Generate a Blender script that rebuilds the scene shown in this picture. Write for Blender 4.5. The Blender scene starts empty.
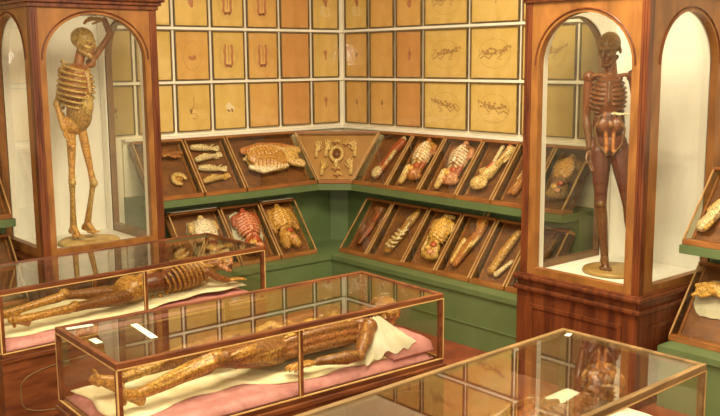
import bpy, bmesh, math, random
import numpy as np
from mathutils import Vector, Matrix

C = bpy.context.scene.collection
S = bpy.context.scene
PI = math.pi
EYE = 2.15                       # camera height over the floor
XW, YW = 5.807, 7.111            # planes of the right wall and the left (back) wall

# ------------------------------------------------------------------ camera
def cam_axes(yaw, pit, rol):
    d = Vector((math.cos(yaw)*math.cos(pit), math.sin(yaw)*math.cos(pit), math.sin(pit)))
    r = Vector((math.sin(yaw), -math.cos(yaw), 0)); u = r.cross(d)
    c, s = math.cos(rol), math.sin(rol)
    return c*r + s*u, -s*r + c*u, d
cr, cu, cd = cam_axes(0.8685, -0.1581, -0.0073)
cam_data = bpy.data.cameras.new('camera'); cam = bpy.data.objects.new('camera', cam_data); C.objects.link(cam)
cam_data.sensor_fit = 'HORIZONTAL'; cam_data.sensor_width = 36; cam_data.lens = 918.67/720*36
cam_data.clip_start = 0.05
M = Matrix((cr, cu, -cd)).transposed().to_4x4(); M.translation = (0, 0, EYE); cam.matrix_world = M
S.camera = cam

# ------------------------------------------------------------------ world, lights, exposure
S.view_settings.view_transform = 'Standard'; S.view_settings.look = 'None'
S.view_settings.exposure = 0.50; S.view_settings.gamma = 1.0; S.view_settings.use_curve_mapping = False
w = bpy.data.worlds.new('world'); S.world = w; w.use_nodes = True
w.node_tree.nodes['Background'].inputs[0].default_value = (1.0, 0.85, 0.60, 1)
w.node_tree.nodes['Background'].inputs[1].default_value = 0.80
def area(name, loc, target, sx, sy, power, col):
    l = bpy.data.lights.new(name, 'AREA'); l.shape = 'RECTANGLE'; l.size = sx; l.size_y = sy
    l.energy = power; l.color = col
    o = bpy.data.objects.new(name, l); C.objects.link(o); o.location = loc
    o.rotation_euler = (Vector(target) - Vector(loc)).to_track_quat('-Z', 'Y').to_euler()
    return o
WARM = (1.0, 0.89, 0.68)
area('added_ceiling_light', (3.2, 3.1, 4.05), (3.2, 3.1, 0), 1.6, 1.6, 190, WARM)  # both ceiling lights are added out of view to brighten the room
area('added_ceiling_light', (0.6, 1.2, 4.05), (1.6, 2.4, 0), 1.6, 1.6, 170, WARM)
fl = bpy.data.lights.new('camera_flash', 'POINT'); fl.energy = 80; fl.shadow_soft_size = 0.06; fl.color = (1.0, 0.93, 0.78)
flo = bpy.data.objects.new('camera_flash', fl); C.objects.link(flo); flo.location = (-0.06, 0.08, EYE + 0.14)

# ------------------------------------------------------------------ materials
def new_mat(name):
    m = bpy.data.materials.new(name); m.use_nodes = True
    return m, m.node_tree, m.node_tree.nodes['Principled BSDF']
def mix_mat(name, ca, cb, scale=(1, 1, 1), noise=4.0, rough=0.5, bump=0.0, detail=6, spec=0.5, coat=0.0, lo=0.35, hi=0.65, bscale=None, rot=None):
    m, t, p = new_mat(name); N = t.nodes; Lk = t.links.new
    tc = N.new('ShaderNodeTexCoord'); mp = N.new('ShaderNodeMapping'); mp.inputs['Scale'].default_value = scale
    if rot: mp.inputs['Rotation'].default_value = rot
    Lk(tc.outputs['Object'], mp.inputs[0])
    n = N.new('ShaderNodeTexNoise'); n.inputs['Scale'].default_value = noise; n.inputs['Detail'].default_value = detail
    n.inputs['Distortion'].default_value = 0.6
    Lk(mp.outputs[0], n.inputs['Vector'])
    r = N.new('ShaderNodeValToRGB'); r.color_ramp.elements[0].position = lo; r.color_ramp.elements[1].position = hi
    r.color_ramp.elements[0].color = (*ca, 1); r.color_ramp.elements[1].color = (*cb, 1)
    Lk(n.outputs['Fac'], r.inputs[0]); Lk(r.outputs[0], p.inputs['Base Color'])
    p.inputs['Roughness'].default_value = rough; p.inputs['Specular IOR Level'].default_value = spec
    p.inputs['Coat Weight'].default_value = coat; p.inputs['Coat Roughness'].default_value = 0.12
    if bump:
        b = N.new('ShaderNodeBump'); b.inputs['Strength'].default_value = bump; b.inputs['Distance'].default_value = 0.01
        n2 = n
        if bscale:
            n2 = N.new('ShaderNodeTexNoise'); n2.inputs['Scale'].default_value = bscale; n2.inputs['Detail'].default_value = 4
            Lk(mp.outputs[0], n2.inputs['Vector'])
        Lk(n2.outputs['Fac'], b.inputs['Height']); Lk(b.outputs[0], p.inputs['Normal'])
    return m
def glass_mat(name, tint=(0.97, 0.97, 0.93), ior=1.5, rough=0.0, bump=0.0, bscale=3.0):
    m = bpy.data.materials.new(name); m.use_nodes = True; t = m.node_tree; N = t.nodes; N.clear(); Lk = t.links.new
    o = N.new('ShaderNodeOutputMaterial'); mx = N.new('ShaderNodeMixShader')
    lw = N.new('ShaderNodeLayerWeight'); lw.inputs[0].default_value = .5      # Schlick reflectance, the same from both sides of a thin pane
    pw = N.new('ShaderNodeMath'); pw.operation = 'POWER'; pw.inputs[1].default_value = 5; f = N.new('ShaderNodeMath'); f.operation = 'MULTIPLY_ADD'
    r0 = ((ior-1)/(ior+1))**2; f.inputs[1].default_value = 1-r0; f.inputs[2].default_value = r0
    Lk(lw.outputs['Facing'], pw.inputs[0]); Lk(pw.outputs[0], f.inputs[0])
    tr = N.new('ShaderNodeBsdfTransparent'); tr.inputs[0].default_value = (*tint, 1)
    g = N.new('ShaderNodeBsdfGlossy'); g.inputs['Roughness'].default_value = rough; g.inputs[0].default_value = (0.95, 0.95, 0.95, 1)
    Lk(f.outputs[0], mx.inputs[0]); Lk(tr.outputs[0], mx.inputs[1]); Lk(g.outputs[0], mx.inputs[2]); Lk(mx.outputs[0], o.inputs[0])
    if bump:
        tc = N.new('ShaderNodeTexCoord'); n = N.new('ShaderNodeTexNoise'); n.inputs['Scale'].default_value = bscale
        n.inputs['Detail'].default_value = 2
        b = N.new('ShaderNodeBump'); b.inputs['Strength'].default_value = bump; b.inputs['Distance'].default_value = 0.01
        Lk(tc.outputs['Object'], n.inputs['Vector']); Lk(n.outputs['Fac'], b.inputs['Height']); Lk(b.outputs[0], g.inputs['Normal'])
    return m
def wax_mat(name, rough=0.34, bump=0.30, bscale=90):
    m, t, p = new_mat(name); N = t.nodes; Lk = t.links.new
    a = N.new('ShaderNodeAttribute'); a.attribute_name = 'Col'
    tc = N.new('ShaderNodeTexCoord'); n = N.new('ShaderNodeTexNoise'); n.inputs['Scale'].default_value = 85; n.inputs['Detail'].default_value = 6
    Lk(tc.outputs['Object'], n.inputs['Vector'])
    r = N.new('ShaderNodeValToRGB'); r.color_ramp.elements[0].position = .38; r.color_ramp.elements[1].position = .62
    r.color_ramp.elements[0].color = (.50, .41, .33, 1); r.color_ramp.elements[1].color = (1.18, 1.15, 1.06, 1)
    Lk(n.outputs['Fac'], r.inputs[0])
    mx = N.new('ShaderNodeMix'); mx.data_type = 'RGBA'; mx.blend_type = 'MULTIPLY'; mx.inputs['Factor'].default_value = 1
    Lk(a.outputs['Color'], mx.inputs['A']); Lk(r.outputs[0], mx.inputs['B']); Lk(mx.outputs['Result'], p.inputs['Base Color'])
    n2 = N.new('ShaderNodeTexNoise'); n2.inputs['Scale'].default_value = bscale; n2.inputs['Detail'].default_value = 3
    Lk(tc.outputs['Object'], n2.inputs['Vector'])
    b = N.new('ShaderNodeBump'); b.inputs['Strength'].default_value = bump; b.inputs['Distance'].default_value = 0.008
    Lk(n2.outputs['Fac'], b.inputs['Height']); Lk(b.outputs[0], p.inputs['Normal'])
    p.inputs['Roughness'].default_value = rough
    return m

MT = {}
MT['wall'] = mix_mat('wall_paint', (.80, .71, .52), (.86, .78, .60), noise=2, rough=.75)
MT['ceil'] = mix_mat('ceiling_paint', (.70, .60, .42), (.74, .64, .46), noise=2, rough=.9)
MT['trim'] = mix_mat('cream_trim', (.80, .74, .58), (.88, .82, .66), noise=5, rough=.5)
MT['floor'] = mix_mat('red_floor', (.15, .032, .012), (.25, .060, .022), noise=6, rough=.5, scale=(1, 1, 1))
MT['wood'] = mix_mat('cabinet_wood', (.070, .016, .005), (.165, .043, .011), scale=(6, 6, .7), noise=3.2, rough=.42, coat=.12, spec=.32, bump=.05)
MT['wood_top'] = mix_mat('cabinet_wood_light', (.175, .066, .014), (.29, .118, .027), scale=(3, 3, 1.2), noise=3.0, rough=.42, coat=.12, spec=.32, bump=.04)
MT['wood_case'] = mix_mat('case_wood', (.085, .022, .007), (.185, .056, .015), scale=(1.2, 6, 6), noise=3.0, rough=.42, coat=.12, spec=.32, bump=.05)
MT['wood_olive'] = mix_mat('case_wood_olive', (.13, .072, .024), (.25, .145, .050), scale=(1.2, 6, 6), noise=3.0, rough=.42, coat=.12, spec=.32)
MT['brass'] = mix_mat('gilt_bead', (.46, .27, .085), (.60, .38, .14), noise=12, rough=.35)
MT['green'] = mix_mat('green_paint', (.098, .140, .048), (.118, .165, .060), noise=3, rough=.45)
MT['white'] = mix_mat('cabinet_lining', (.80, .765, .69), (.86, .825, .75), noise=3, scale=(3, 3, .5), rough=.6)
MT['board'] = mix_mat('case_board', (.135, .046, .013), (.22, .080, .022), scale=(2, 6, 2), noise=4, rough=.5)
MT['board_orange'] = mix_mat('orange_board', (.38, .185, .045), (.47, .235, .06), noise=5, rough=.55)
MT['rail'] = mix_mat('case_rail', (.22, .075, .018), (.34, .13, .032), scale=(1, 5, 5), noise=4, rough=.35, coat=.3)
MT['edge'] = mix_mat('case_edge', (.34, .17, .05), (.50, .29, .10), noise=9, rough=.35, coat=.3)
MT['frame'] = mix_mat('frame_moulding', (.10, .058, .018), (.19, .12, .042), noise=9, rough=.4)
MT['glass'] = glass_mat('display_glass', ior=1.35)
MT['glass_coffin'] = glass_mat('coffin_glass', ior=2.3)
MT['glass_side'] = glass_mat('coffin_side_glass', ior=1.4)
MT['glass_old'] = glass_mat('wavy_glass', tint=(.98, .97, .93), rough=.05, bump=.08, bscale=16)
MT['glass_case'] = glass_mat('slant_glass', tint=(.95, .94, .88), rough=.0, ior=1.4)
MT['pink'] = mix_mat('pink_silk', (.48, .19, .185), (.62, .28, .27), noise=14, rough=.5, bump=.3, bscale=30)
MT['sheet'] = mix_mat('ivory_sheet', (.74, .62, .36), (.88, .80, .56), noise=7, rough=.8, bump=.4, bscale=14)
MT['cloth'] = mix_mat('white_cloth', (.84, .79, .60), (.93, .90, .76), noise=6, rough=.8, bump=.3, bscale=12)
MT['paper'] = mix_mat('white_paper', (.66, .62, .48), (.72, .68, .54), noise=4, rough=.6)
MT['wax'] = wax_mat('coloured_wax')
MT['plinth'] = mix_mat('plaster_plinth', (.36, .22, .07), (.58, .40, .16), noise=9, rough=.6, bump=.4)
MT['bronze'] = mix_mat('dark_gilt_disc', (.26, .15, .04), (.38, .23, .07), noise=9, rough=.4)
MT['ink_brown'] = mix_mat('brown_ink', (.30, .155, .055), (.38, .21, .08), noise=20, rough=.7)
MT['sepia'] = mix_mat('sepia_ink', (.40, .22, .075), (.50, .29, .11), noise=30, rough=.7)
MT['ink_red'] = mix_mat('red_ink', (.44, .16, .075), (.54, .23, .11), noise=20, rough=.7)
MT['ink_soft'] = mix_mat('soft_ink', (.46, .27, .085), (.52, .32, .11), noise=20, rough=.7)
MT['ink_pale'] = mix_mat('pale_ink', (.78, .66, .42), (.84, .72, .48), noise=20, rough=.7)
MT['lamp'], _t, _p = new_mat('added_lamp_diffuser'); _p.inputs['Emission Color'].default_value = (1, .86, .6, 1); _p.inputs['Emission Strength'].default_value = 3  # glow of the added ceiling lamps
MT['metal'] = mix_mat('added_lamp_housing', (.5, .5, .48), (.55, .55, .52), rough=.4)
PAPER = {}
for k, (a, b) in {'y': ((.64, .42, .12), (.76, .53, .18)), 'g': ((.68, .46, .13), (.78, .56, .20)), 'o': ((.64, .36, .10), (.74, .45, .15)), 'r': ((.58, .28, .085), (.66, .34, .115))}.items():
    PAPER[k] = mix_mat('old_paper_' + k, a, b, noise=5, rough=.7)

# ------------------------------------------------------------------ mesh helpers
def link(name, me, mat, parent=None, smooth=False):
    o = bpy.data.objects.new(name, me); C.objects.link(o)
    if mat is not None: me.materials.append(MT[mat] if isinstance(mat, str) else mat)
    if parent: o.parent = parent
    if smooth:
        for p in me.polygons: p.use_smooth = True
    return o
def obj(name, bm, mat, parent=None, smooth=False):
    bmesh.ops.recalc_face_normals(bm, faces=bm.faces)
    me = bpy.data.meshes.new(name); bm.to_mesh(me); bm.free()
    return link(name, me, mat, parent, smooth)
def empty(name, loc=(0, 0, 0), rz=0.0):
    o = bpy.data.objects.new(name, None); C.objects.link(o); o.location = loc; o.rotation_euler = (0, 0, rz)
    o.empty_display_size = .1
    return o
def tag(o, label, cat, group=None):
    o['label'] = label; o['category'] = cat
    if group: o['group'] = group
    return o
def struct(o):
    o['kind'] = 'structure'; return o
def hexa(bm, p):
    v = [bm.verts.new(q) for q in p]
    for f in ((0, 3, 2, 1), (4, 5, 6, 7), (0, 1, 5, 4), (1, 2, 6, 5), (2, 3, 7, 6), (3, 0, 4, 7)):
        bm.faces.new([v[i] for i in f])
def box(bm, x0, x1, y0, y1, z0, z1, bev=0.0):
    if bev <= 0:
        hexa(bm, [(x0, y0, z0), (x1, y0, z0), (x1, y1, z0), (x0, y1, z0), (x0, y0, z1), (x1, y0, z1), (x1, y1, z1), (x0, y1, z1)])
        return
    t = bmesh.new(); box(t, x0, x1, y0, y1, z0, z1)
    bmesh.ops.bevel(t, geom=list(t.edges), offset=bev, segments=2, affect='EDGES', profile=.6)
    me = bpy.data.meshes.new('tmp'); t.to_mesh(me); t.free(); bm.from_mesh(me); bpy.data.meshes.remove(me)
def prism(bm, pts, z0, z1):
    lo = [bm.verts.new((x, y, z0)) for x, y in pts]; hi = [bm.verts.new((x, y, z1)) for x, y in pts]
    bm.faces.new(lo[::-1]); bm.faces.new(hi); n = len(pts)
    for i in range(n):
        j = (i+1) % n; bm.faces.new((lo[i], lo[j], hi[j], hi[i]))
def profx(bm, prof, x0, x1):
    """a profile of (y, z) points swept along x"""
    a = [bm.verts.new((x0, y, z)) for y, z in prof]; b = [bm.verts.new((x1, y, z)) for y, z in prof]
    bm.faces.new(a[::-1]); bm.faces.new(b); n = len(prof)
    for i in range(n):
        j = (i+1) % n; bm.faces.new((a[i], a[j], b[j], b[i]))
def tube(bm, pts, r, seg=6, flat=None):
    pts = [Vector(p) for p in pts]; rings = []
    for i, p in enumerate(pts):
        d = (pts[min(i+1, len(pts)-1)] - pts[max(i-1, 0)]).normalized()
        a = d.orthogonal().normalized() if flat is None else (d.cross(Vector(flat))).normalized()
        b = d.cross(a)
        rings.append([bm.verts.new(p + r*(math.cos(2*PI*k/seg)*a + math.sin(2*PI*k/seg)*b)) for k in range(seg)])
    for r0, r1 in zip(rings, rings[1:]):
        for k in range(seg):
            bm.faces.new((r0[k], r0[(k+1) % seg], r1[(k+1) % seg], r1[k]))
    bm.faces.new(rings[0]); bm.faces.new(rings[-1][::-1])
def lathe(bm, prof, seg=32, c=(0, 0, 0), sx=1, sy=1):
    rings = []
    for r, z in prof:
        rings.append([bm.verts.new((c[0] + sx*r*math.cos(2*PI*k/seg), c[1] + sy*r*math.sin(2*PI*k/seg), c[2] + z)) for k in range(seg)])
    for a, b in zip(rings, rings[1:]):
        for k in range(seg): bm.faces.new((a[k], a[(k+1) % seg], b[(k+1) % seg], b[k]))
    bm.faces.new(rings[0][::-1]); bm.faces.new(rings[-1])
B = bmesh.new

# ------------------------------------------------------------------ sculpted figures: capsules and ellipsoids fused into one surface
COL = dict(bone=(.62, .40, .115), pale=(.72, .52, .22), white=(.80, .70, .46), red=(.42, .085, .028), dark=(.19, .058, .018), brown=(.30, .11, .03),
           flesh=(.47, .19, .055), yellow=(.66, .39, .085), gold=(.52, .27, .06), black=(.05, .025, .012), pink=(.68, .32, .17), grey=(.50, .40, .24), umber=(.16, .078, .025), rib=(.150, .060, .020), maroon=(.105, .025, .010), ochre=(.36, .20, .050), straw=(.50, .34, .105), tan=(.25, .105, .03), oak=(.23, .125, .040))
class Sculpt:
    def __init__(self): self.v = []; self.f = []; self.pr = []
    def _rings(self, rings):
        seg = len(rings[0]); o = len(self.v)
        for r in rings: self.v += [tuple(p) for p in r]
        for i in range(len(rings)-1):
            for k in range(seg):
                self.f.append((o+i*seg+k, o+i*seg+(k+1) % seg, o+(i+1)*seg+(k+1) % seg, o+(i+1)*seg+k))
        self.f.append(tuple(o+k for k in range(seg))[::-1]); e = o+(len(rings)-1)*seg; self.f.append(tuple(e+k for k in range(seg)))
    def cap(self, a, b, ra, rb, col, seg=10):
        a = Vector(a); b = Vector(b); d = b-a
        if d.length < 1e-5: d = Vector((0, 0, 1e-4)); b = a+d
        u = d.normalized(); s = u.orthogonal().normalized(); t = u.cross(s); rings = []
        for th in (-85, -60, -30, 0): rings.append((a + u*ra*math.sin(math.radians(th)), ra*math.cos(math.radians(th))))
        for th in (0, 30, 60, 85): rings.append((b + u*rb*math.sin(math.radians(th)), rb*math.cos(math.radians(th))))
        self._rings([[c + r*(math.cos(2*PI*k/seg)*s + math.sin(2*PI*k/seg)*t) for k in range(seg)] for c, r in rings])
        self.pr.append(('c', a, b, ra, rb, COL[col]))
    def chain(self, pts, rs, col):
        for i in range(len(pts)-1): self.cap(pts[i], pts[i+1], rs[i], rs[i+1], col)
    def ell(self, c, axes, rad, col, seg=16):
        c = Vector(c); ax = [Vector(x).normalized() for x in axes]; rings = []
        for i in range(9):
            th = -PI/2 + PI*(i+.25)/8.5
            rings.append([c + ax[2]*rad[2]*math.sin(th) + math.cos(th)*(ax[0]*rad[0]*math.cos(2*PI*k/seg) + ax[1]*rad[1]*math.sin(2*PI*k/seg)) for k in range(seg)])
        self._rings(rings)
        self.pr.append(('e', c, ax, rad, 0, COL[col]))
    def scale(self, k, kz=1.0):
        if k == 1.0: return
        self.v = [(x*k, y*k, z*kz) for x, y, z in self.v]; q = lambda p: Vector((p.x*k, p.y*k, p.z*kz))
        self.pr = [('c', q(p[1]), q(p[2]), p[3]*kz, p[4]*kz, p[5]) if p[0] == 'c' else ('e', q(p[1]), p[2], tuple(r*k for r in p[3]), 0, p[5]) for p in self.pr]
    def strands(self, a, b, r, cols, n, sd=0, th=.008):
        a = Vector(a); b = Vector(b); d = (b-a).normalized(); u = d.orthogonal().normalized(); w = d.cross(u); rn = random.Random(sd)
        for i in range(n):
            t0 = rn.uniform(0, .5); t1 = t0 + rn.uniform(.3, .5); an = rn.uniform(0, 6.28); an2 = an + rn.uniform(-.5, .5); tw_ = th*rn.uniform(.6, 1.2)
            f = lambda t, q: a.lerp(b, t) + (r*(1-.35*t))*(math.cos(q)*u + math.sin(q)*w)
            self.chain([f(t0, an), f((t0+t1)/2, (an+an2)/2) , f(t1, an2)], [tw_*.7, tw_, tw_*.6], rn.choice(cols))
    def build(self, name, voxel=.006, smooth=2, mat='wax', parent=None, jitter=0.0):
        me = bpy.data.meshes.new(name); me.from_pydata(self.v, [], self.f)
        bm = B(); bm.from_mesh(me); bmesh.ops.recalc_face_normals(bm, faces=bm.faces); bm.to_mesh(me); bm.free()
        o = bpy.data.objects.new(name, me); C.objects.link(o)
        m = o.modifiers.new('r', 'REMESH'); m.mode = 'VOXEL'; m.voxel_size = voxel; m.use_smooth_shade = True
        if smooth:
            m = o.modifiers.new('s', 'SMOOTH'); m.factor = .5; m.iterations = smooth
        dg = bpy.context.evaluated_depsgraph_get(); dg.update()
        nm = bpy.data.meshes.new_from_object(o.evaluated_get(dg)); o.modifiers.clear(); o.data = nm; bpy.data.meshes.remove(me); nm.name = name
        n = len(nm.vertices); P = np.empty(n*3); nm.vertices.foreach_get('co', P); P = P.reshape(-1, 3)
        acc = np.zeros((n, 3)); wsum = np.zeros(n)
        for pr in self.pr:
            if pr[0] == 'c':
                a = np.array(pr[1]); d = np.array(pr[2])-a; t = np.clip(((P-a)@d)/(d@d), 0, 1)
                sd = np.linalg.norm(P-a-t[:, None]*d, axis=1) - (pr[3]+(pr[4]-pr[3])*t)
            else:
                q = (P-np.array(pr[1]))@np.array([list(x) for x in pr[2]]).T/np.array(pr[3]); sd = (np.linalg.norm(q, axis=1)-1)*min(pr[3])
            wgt = np.exp(-np.clip(sd, -.012, .06)/.0022); acc += wgt[:, None]*np.array(pr[5]); wsum += wgt
        col = np.ones((n, 4), dtype=np.float32); col[:, :3] = acc/wsum[:, None]
        at = nm.color_attributes.new('Col', 'FLOAT_COLOR', 'POINT'); at.data.foreach_set('color', col.ravel())
        for p in nm.polygons: p.use_smooth = True
        nm.materials.append(MT[mat])
        if parent: o.parent = parent
        return o

def V(*a): return Vector(a)
def head(s, c, fw, up, k=1.0, skin='flesh', skull='bone', eye='grey', lip='maroon'):
    fw = Vector(fw).normalized(); up = Vector(up); up = (up - fw*up.dot(fw)).normalized(); sd = up.cross(fw)
    P = lambda a, b, d: c + k*(sd*a + fw*b + up*d)
    s.ell(P(0, -.012, .028), (sd, fw, up), (.070*k, .090*k, .078*k), skull)
    s.ell(P(0, .035, -.030), (sd, fw, up), (.050*k, .050*k, .072*k), skin)
    s.cap(P(-.045, .0, -.06), P(-.016, .068, -.098), .016*k, .017*k, skin); s.cap(P(.045, .0, -.06), P(.016, .068, -.098), .016*k, .017*k, skin)
    s.cap(P(-.016, .068, -.098), P(.016, .068, -.098), .017*k, .017*k, skin)
    for e in (-1, 1):
        s.cap(P(e*.045, .062, .012), P(e*.012, .080, .014), .010*k, .011*k, skull)          # brow
        s.ell(P(e*.028, .066, -.008), (sd, fw, up), (.014*k, .012*k, .011*k), eye)          # eyeball
        s.ell(P(e*.028, .0755, -.008), (sd, fw, up), (.005*k, .004*k, .005*k), 'black')
        s.cap(P(e*.030, .070, -.034), P(e*.055, .045, -.026), .011*k, .012*k, skull)         # cheekbone
        s.ell(P(e*.070, -.008, -.018), (sd, fw, up), (.009*k, .018*k, .028*k), skin)         # ear
    s.cap(P(0, .082, .004), P(0, .104, -.036), .008*k, .012*k, skin)                          # nose
    s.cap(P(-.018, .083, -.062), P(.018, .083, -.062), .007*k, .007*k, lip); s.cap(P(-.015, .082, -.074), P(.015, .082, -.074), .007*k, .007*k, lip)
def hand(s, wr, d, n, thumb=1, col='flesh', k=1.0, curl=.5):
    d = Vector(d).normalized(); n = Vector(n); n = (n - d*n.dot(d)).normalized(); sd = d.cross(n)*thumb; wr = Vector(wr)
    s.ell(wr + d*.045*k, (sd, d, n), (.034*k, .050*k, .014*k), col)
    for i, L in enumerate((.070, .080, .074, .056)):
        b = wr + k*(d*.082 + sd*(1.5-i)*.0205); dd = (d + sd*(1.5-i)*.10).normalized(); tip = [b]
        for j, q in enumerate((.42, .33, .25)):
            a = curl*(j+.4)*.6; tip.append(tip[-1] + k*L*q*(dd*math.cos(a) + n*math.sin(a)))
        s.chain(tip, [.0092*k, .0088*k, .008*k, .007*k], col)
    b = wr + k*(d*.022 + sd*.026); t1 = b + k*(d*.030 + sd*.028 + n*.008); t2 = t1 + k*(d*.028 + sd*.008 + n*.012)
    s.chain([b, t1, t2], [.013*k, .010*k, .008*k], col)
def foot(s, ank, toe, up, col='flesh', k=1.0):
    ank = Vector(ank); toe = Vector(toe); d = (toe-ank); up = Vector(up).normalized(); d = (d - up*d.dot(up)).normalized(); sd = d.cross(up)
    sole = toe - up*0
    heel = ank - d*.045*k - up*max(0.03, (ank-toe).dot(up)-.028*k)
    s.cap(ank, heel, .030*k, .028*k, col); s.cap(ank, toe - d*.05*k + up*.012*k, .030*k, .024*k, col); s.cap(heel, toe - d*.05*k, .024*k, .022*k, col)
    for i in range(5):
        b = toe + sd*(i-2)*.0165*k - d*(.035 + abs(i-1.5)*.004)*k; s.cap(b - d*.035*k, b + d*(.035 - .005*i)*k, .011*k, .0085*k, col)
def ribcage(s, c, ax, fw, w_, d_, h_, bone='bone', core='dark', n=9, rr=.0085, open_front=False):
    ax = Vector(ax).normalized(); fw = Vector(fw); fw = (fw - ax*fw.dot(ax)).normalized(); sd = ax.cross(fw); c = Vector(c)
    s.ell(c, (sd, fw, ax), (w_*.93, d_*.93, h_*1.0), core, seg=24)
    for i in range(n):
        t = .82 - 1.55*i/(n-1); kk = math.sqrt(max(.12, 1-(t*.86)**2)); kk = kk*(1.0 if t < 0.2 else 1.0)
        for e in (-1, 1):
            pts = []
            f1 = 18 + 18*max(0, (i-5))*.6
            for q in range(8):
                ph = math.radians(178 - (178-f1)*q/7)
                drop = h_*.26*(1-math.cos(PI-ph))*.5
                pts.append(c + ax*(h_*t + h_*.10 - drop) + sd*e*w_*kk*math.sin(ph)*1.02 + fw*d_*kk*math.cos(ph)*1.02)
            s.chain(pts, [rr]*8, bone)
    s.cap(c + fw*d_*.78*.98 + ax*h_*.62, c + fw*d_*1.0 - ax*h_*.18, .015, .013, bone)         # sternum
    for i in range(9):                                                                          # spine knobs
        p = c - fw*d_*.95 + ax*h_*(1.0 - .27*i); s.cap(p, p - fw*.012, .017, .012, bone)
def leg(s, hip, knee, ank, toe, up, kn, th='red', sh='brown', bone='bone', k=1.0, ft='flesh', thin=1.0):
    hip, knee, ank = Vector(hip), Vector(knee), Vector(ank); kn = Vector(kn)
    s.chain([hip, hip.lerp(knee, .35), hip.lerp(knee, .78), knee], [.078*thin, .072*thin, .050*thin, .043*k*(.55+.45*thin)], th)
    s.cap(hip.lerp(knee, .12) + kn*.022*thin, hip.lerp(knee, .75) + kn*.016*thin, .046*thin, .030*thin, 'flesh' if th != 'flesh' else 'red')
    s.ell(knee + kn*.020, (hip-knee, kn, (hip-knee).cross(kn)), (.036*k, .026*k, .031*k), bone)
    s.chain([knee, knee.lerp(ank, .28), knee.lerp(ank, .7), ank], [.040*k*(.55+.45*thin), .043*thin, .031*(.5+.5*thin), .027], sh)
    s.cap(knee.lerp(ank, .12) - kn*.020*thin, knee.lerp(ank, .5) - kn*.014*thin, .036*thin, .026*thin, th)
    s.cap(knee.lerp(ank, .08) + kn*.018*thin, knee.lerp(ank, .92) + kn*.012, .016, .013, bone)
    foot(s, ank, toe, up, ft, k)
def arm(s, sh, el, wr, c1='red', c2='brown', bone='bone', thin=1.0, k=1.0):
    sh, el, wr = Vector(sh), Vector(el), Vector(wr)
    s.ell(sh, ((1, 0, 0), (0, 1, 0), (0, 0, 1)), (.045*(.6+.4*thin),)*3, c1)
    s.chain([sh, sh.lerp(el, .45), sh.lerp(el, .85), el], [.036*thin, .040*thin, .030*(.4+.6*thin), .028], c1)
    s.ell(el, ((1, 0, 0), (0, 1, 0), (0, 0, 1)), (.029, .029, .029), bone)
    s.chain([el, el.lerp(wr, .3), el.lerp(wr, .75), wr], [.027, .035*(.3+.7*thin), .024, .021], c2)
def neck(s, a, b, col='brown', r=.040):
    s.cap(a, b, r*1.15, r, col)

# ================================================================== SETTING
bm = B(); box(bm, -2.0, XW+.1, -2.0, YW+.1, -.05, 0); struct(obj('floor', bm, 'floor'))
bm = B(); box(bm, -2.0, XW+.1, YW, YW+.1, 0, 4.2); struct(obj('wall_left', bm, 'wall'))
bm = B(); box(bm, XW, XW+.1, -2.0, YW, 0, 4.2); struct(obj('wall_right', bm, 'wall'))
bm = B(); box(bm, -2.0, XW+.1, -2.0, YW+.1, 4.2, 4.3); struct(obj('ceiling', bm, 'ceil'))
ROWZ = (2.902, 2.442, 1.982, 1.530)        # picture rail heights
for i, z in enumerate(ROWZ[:3]):
    bm = B(); box(bm, 1.2, XW-.001, YW-.022, YW-.001, z-.011, z+.011, .004); box(bm, XW-.022, XW-.001, 2.6, YW-.023, z-.011, z+.011, .004)
    struct(obj('trim_%d' % (i+1), bm, 'trim'))

# added unseen ceiling lamps: flat housings whose light is the area lamps just below them
for n_, (x, y) in enumerate(((3.2, 3.1), (0.6, 1.2))):
    e = empty('added_ceiling_lamp', (x, y, 4.2)); tag(e, ('added unseen square ceiling lamp over the glass coffins' if n_ == 0 else 'added unseen square ceiling lamp over the viewer'), 'lamp', 'added ceiling lamps')
    bm = B(); box(bm, -.85, .85, -.85, .85, -.10, -.002, .01); obj('housing', bm, 'metal', e)
    bm = B(); box(bm, -.80, .80, -.80, .80, -.115, -.101); obj('diffuser', bm, 'lamp', e)

# ================================================================== PICTURE FRAMES
rnd = random.Random(4)
def ribbon(bm, pts, wd, z=0):
    pts = [Vector((p[0], 0, p[1])) for p in pts]; prev = None
    for i, p in enumerate(pts):
        d = pts[min(i+1, len(pts)-1)] - pts[max(i-1, 0)]; n = Vector((-d.z, 0, d.x)).normalized()*wd/2
        a = bm.verts.new((p+n)+V(0, z, 0)); b = bm.verts.new((p-n)+V(0, z, 0))
        if prev: bm.faces.new((prev[0], a, b, prev[1]))
        prev = (a, b)
def blob(bm, cx, cz, rx, rz, sd=0, z=0, seg=20, rough=.15):
    r = random.Random(sd); ph = [r.uniform(0, 6.28) for _ in range(4)]
    vs = []
    for k in range(seg):
        a = 2*PI*k/seg; q = 1 + rough*(math.sin(2*a+ph[0]) + .6*math.sin(3*a+ph[1]) + .5*math.sin(5*a+ph[2]))
        vs.append(bm.verts.new((cx + rx*q*math.cos(a), z, cz + rz*q*math.sin(a))))
    bm.faces.new(vs)
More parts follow.
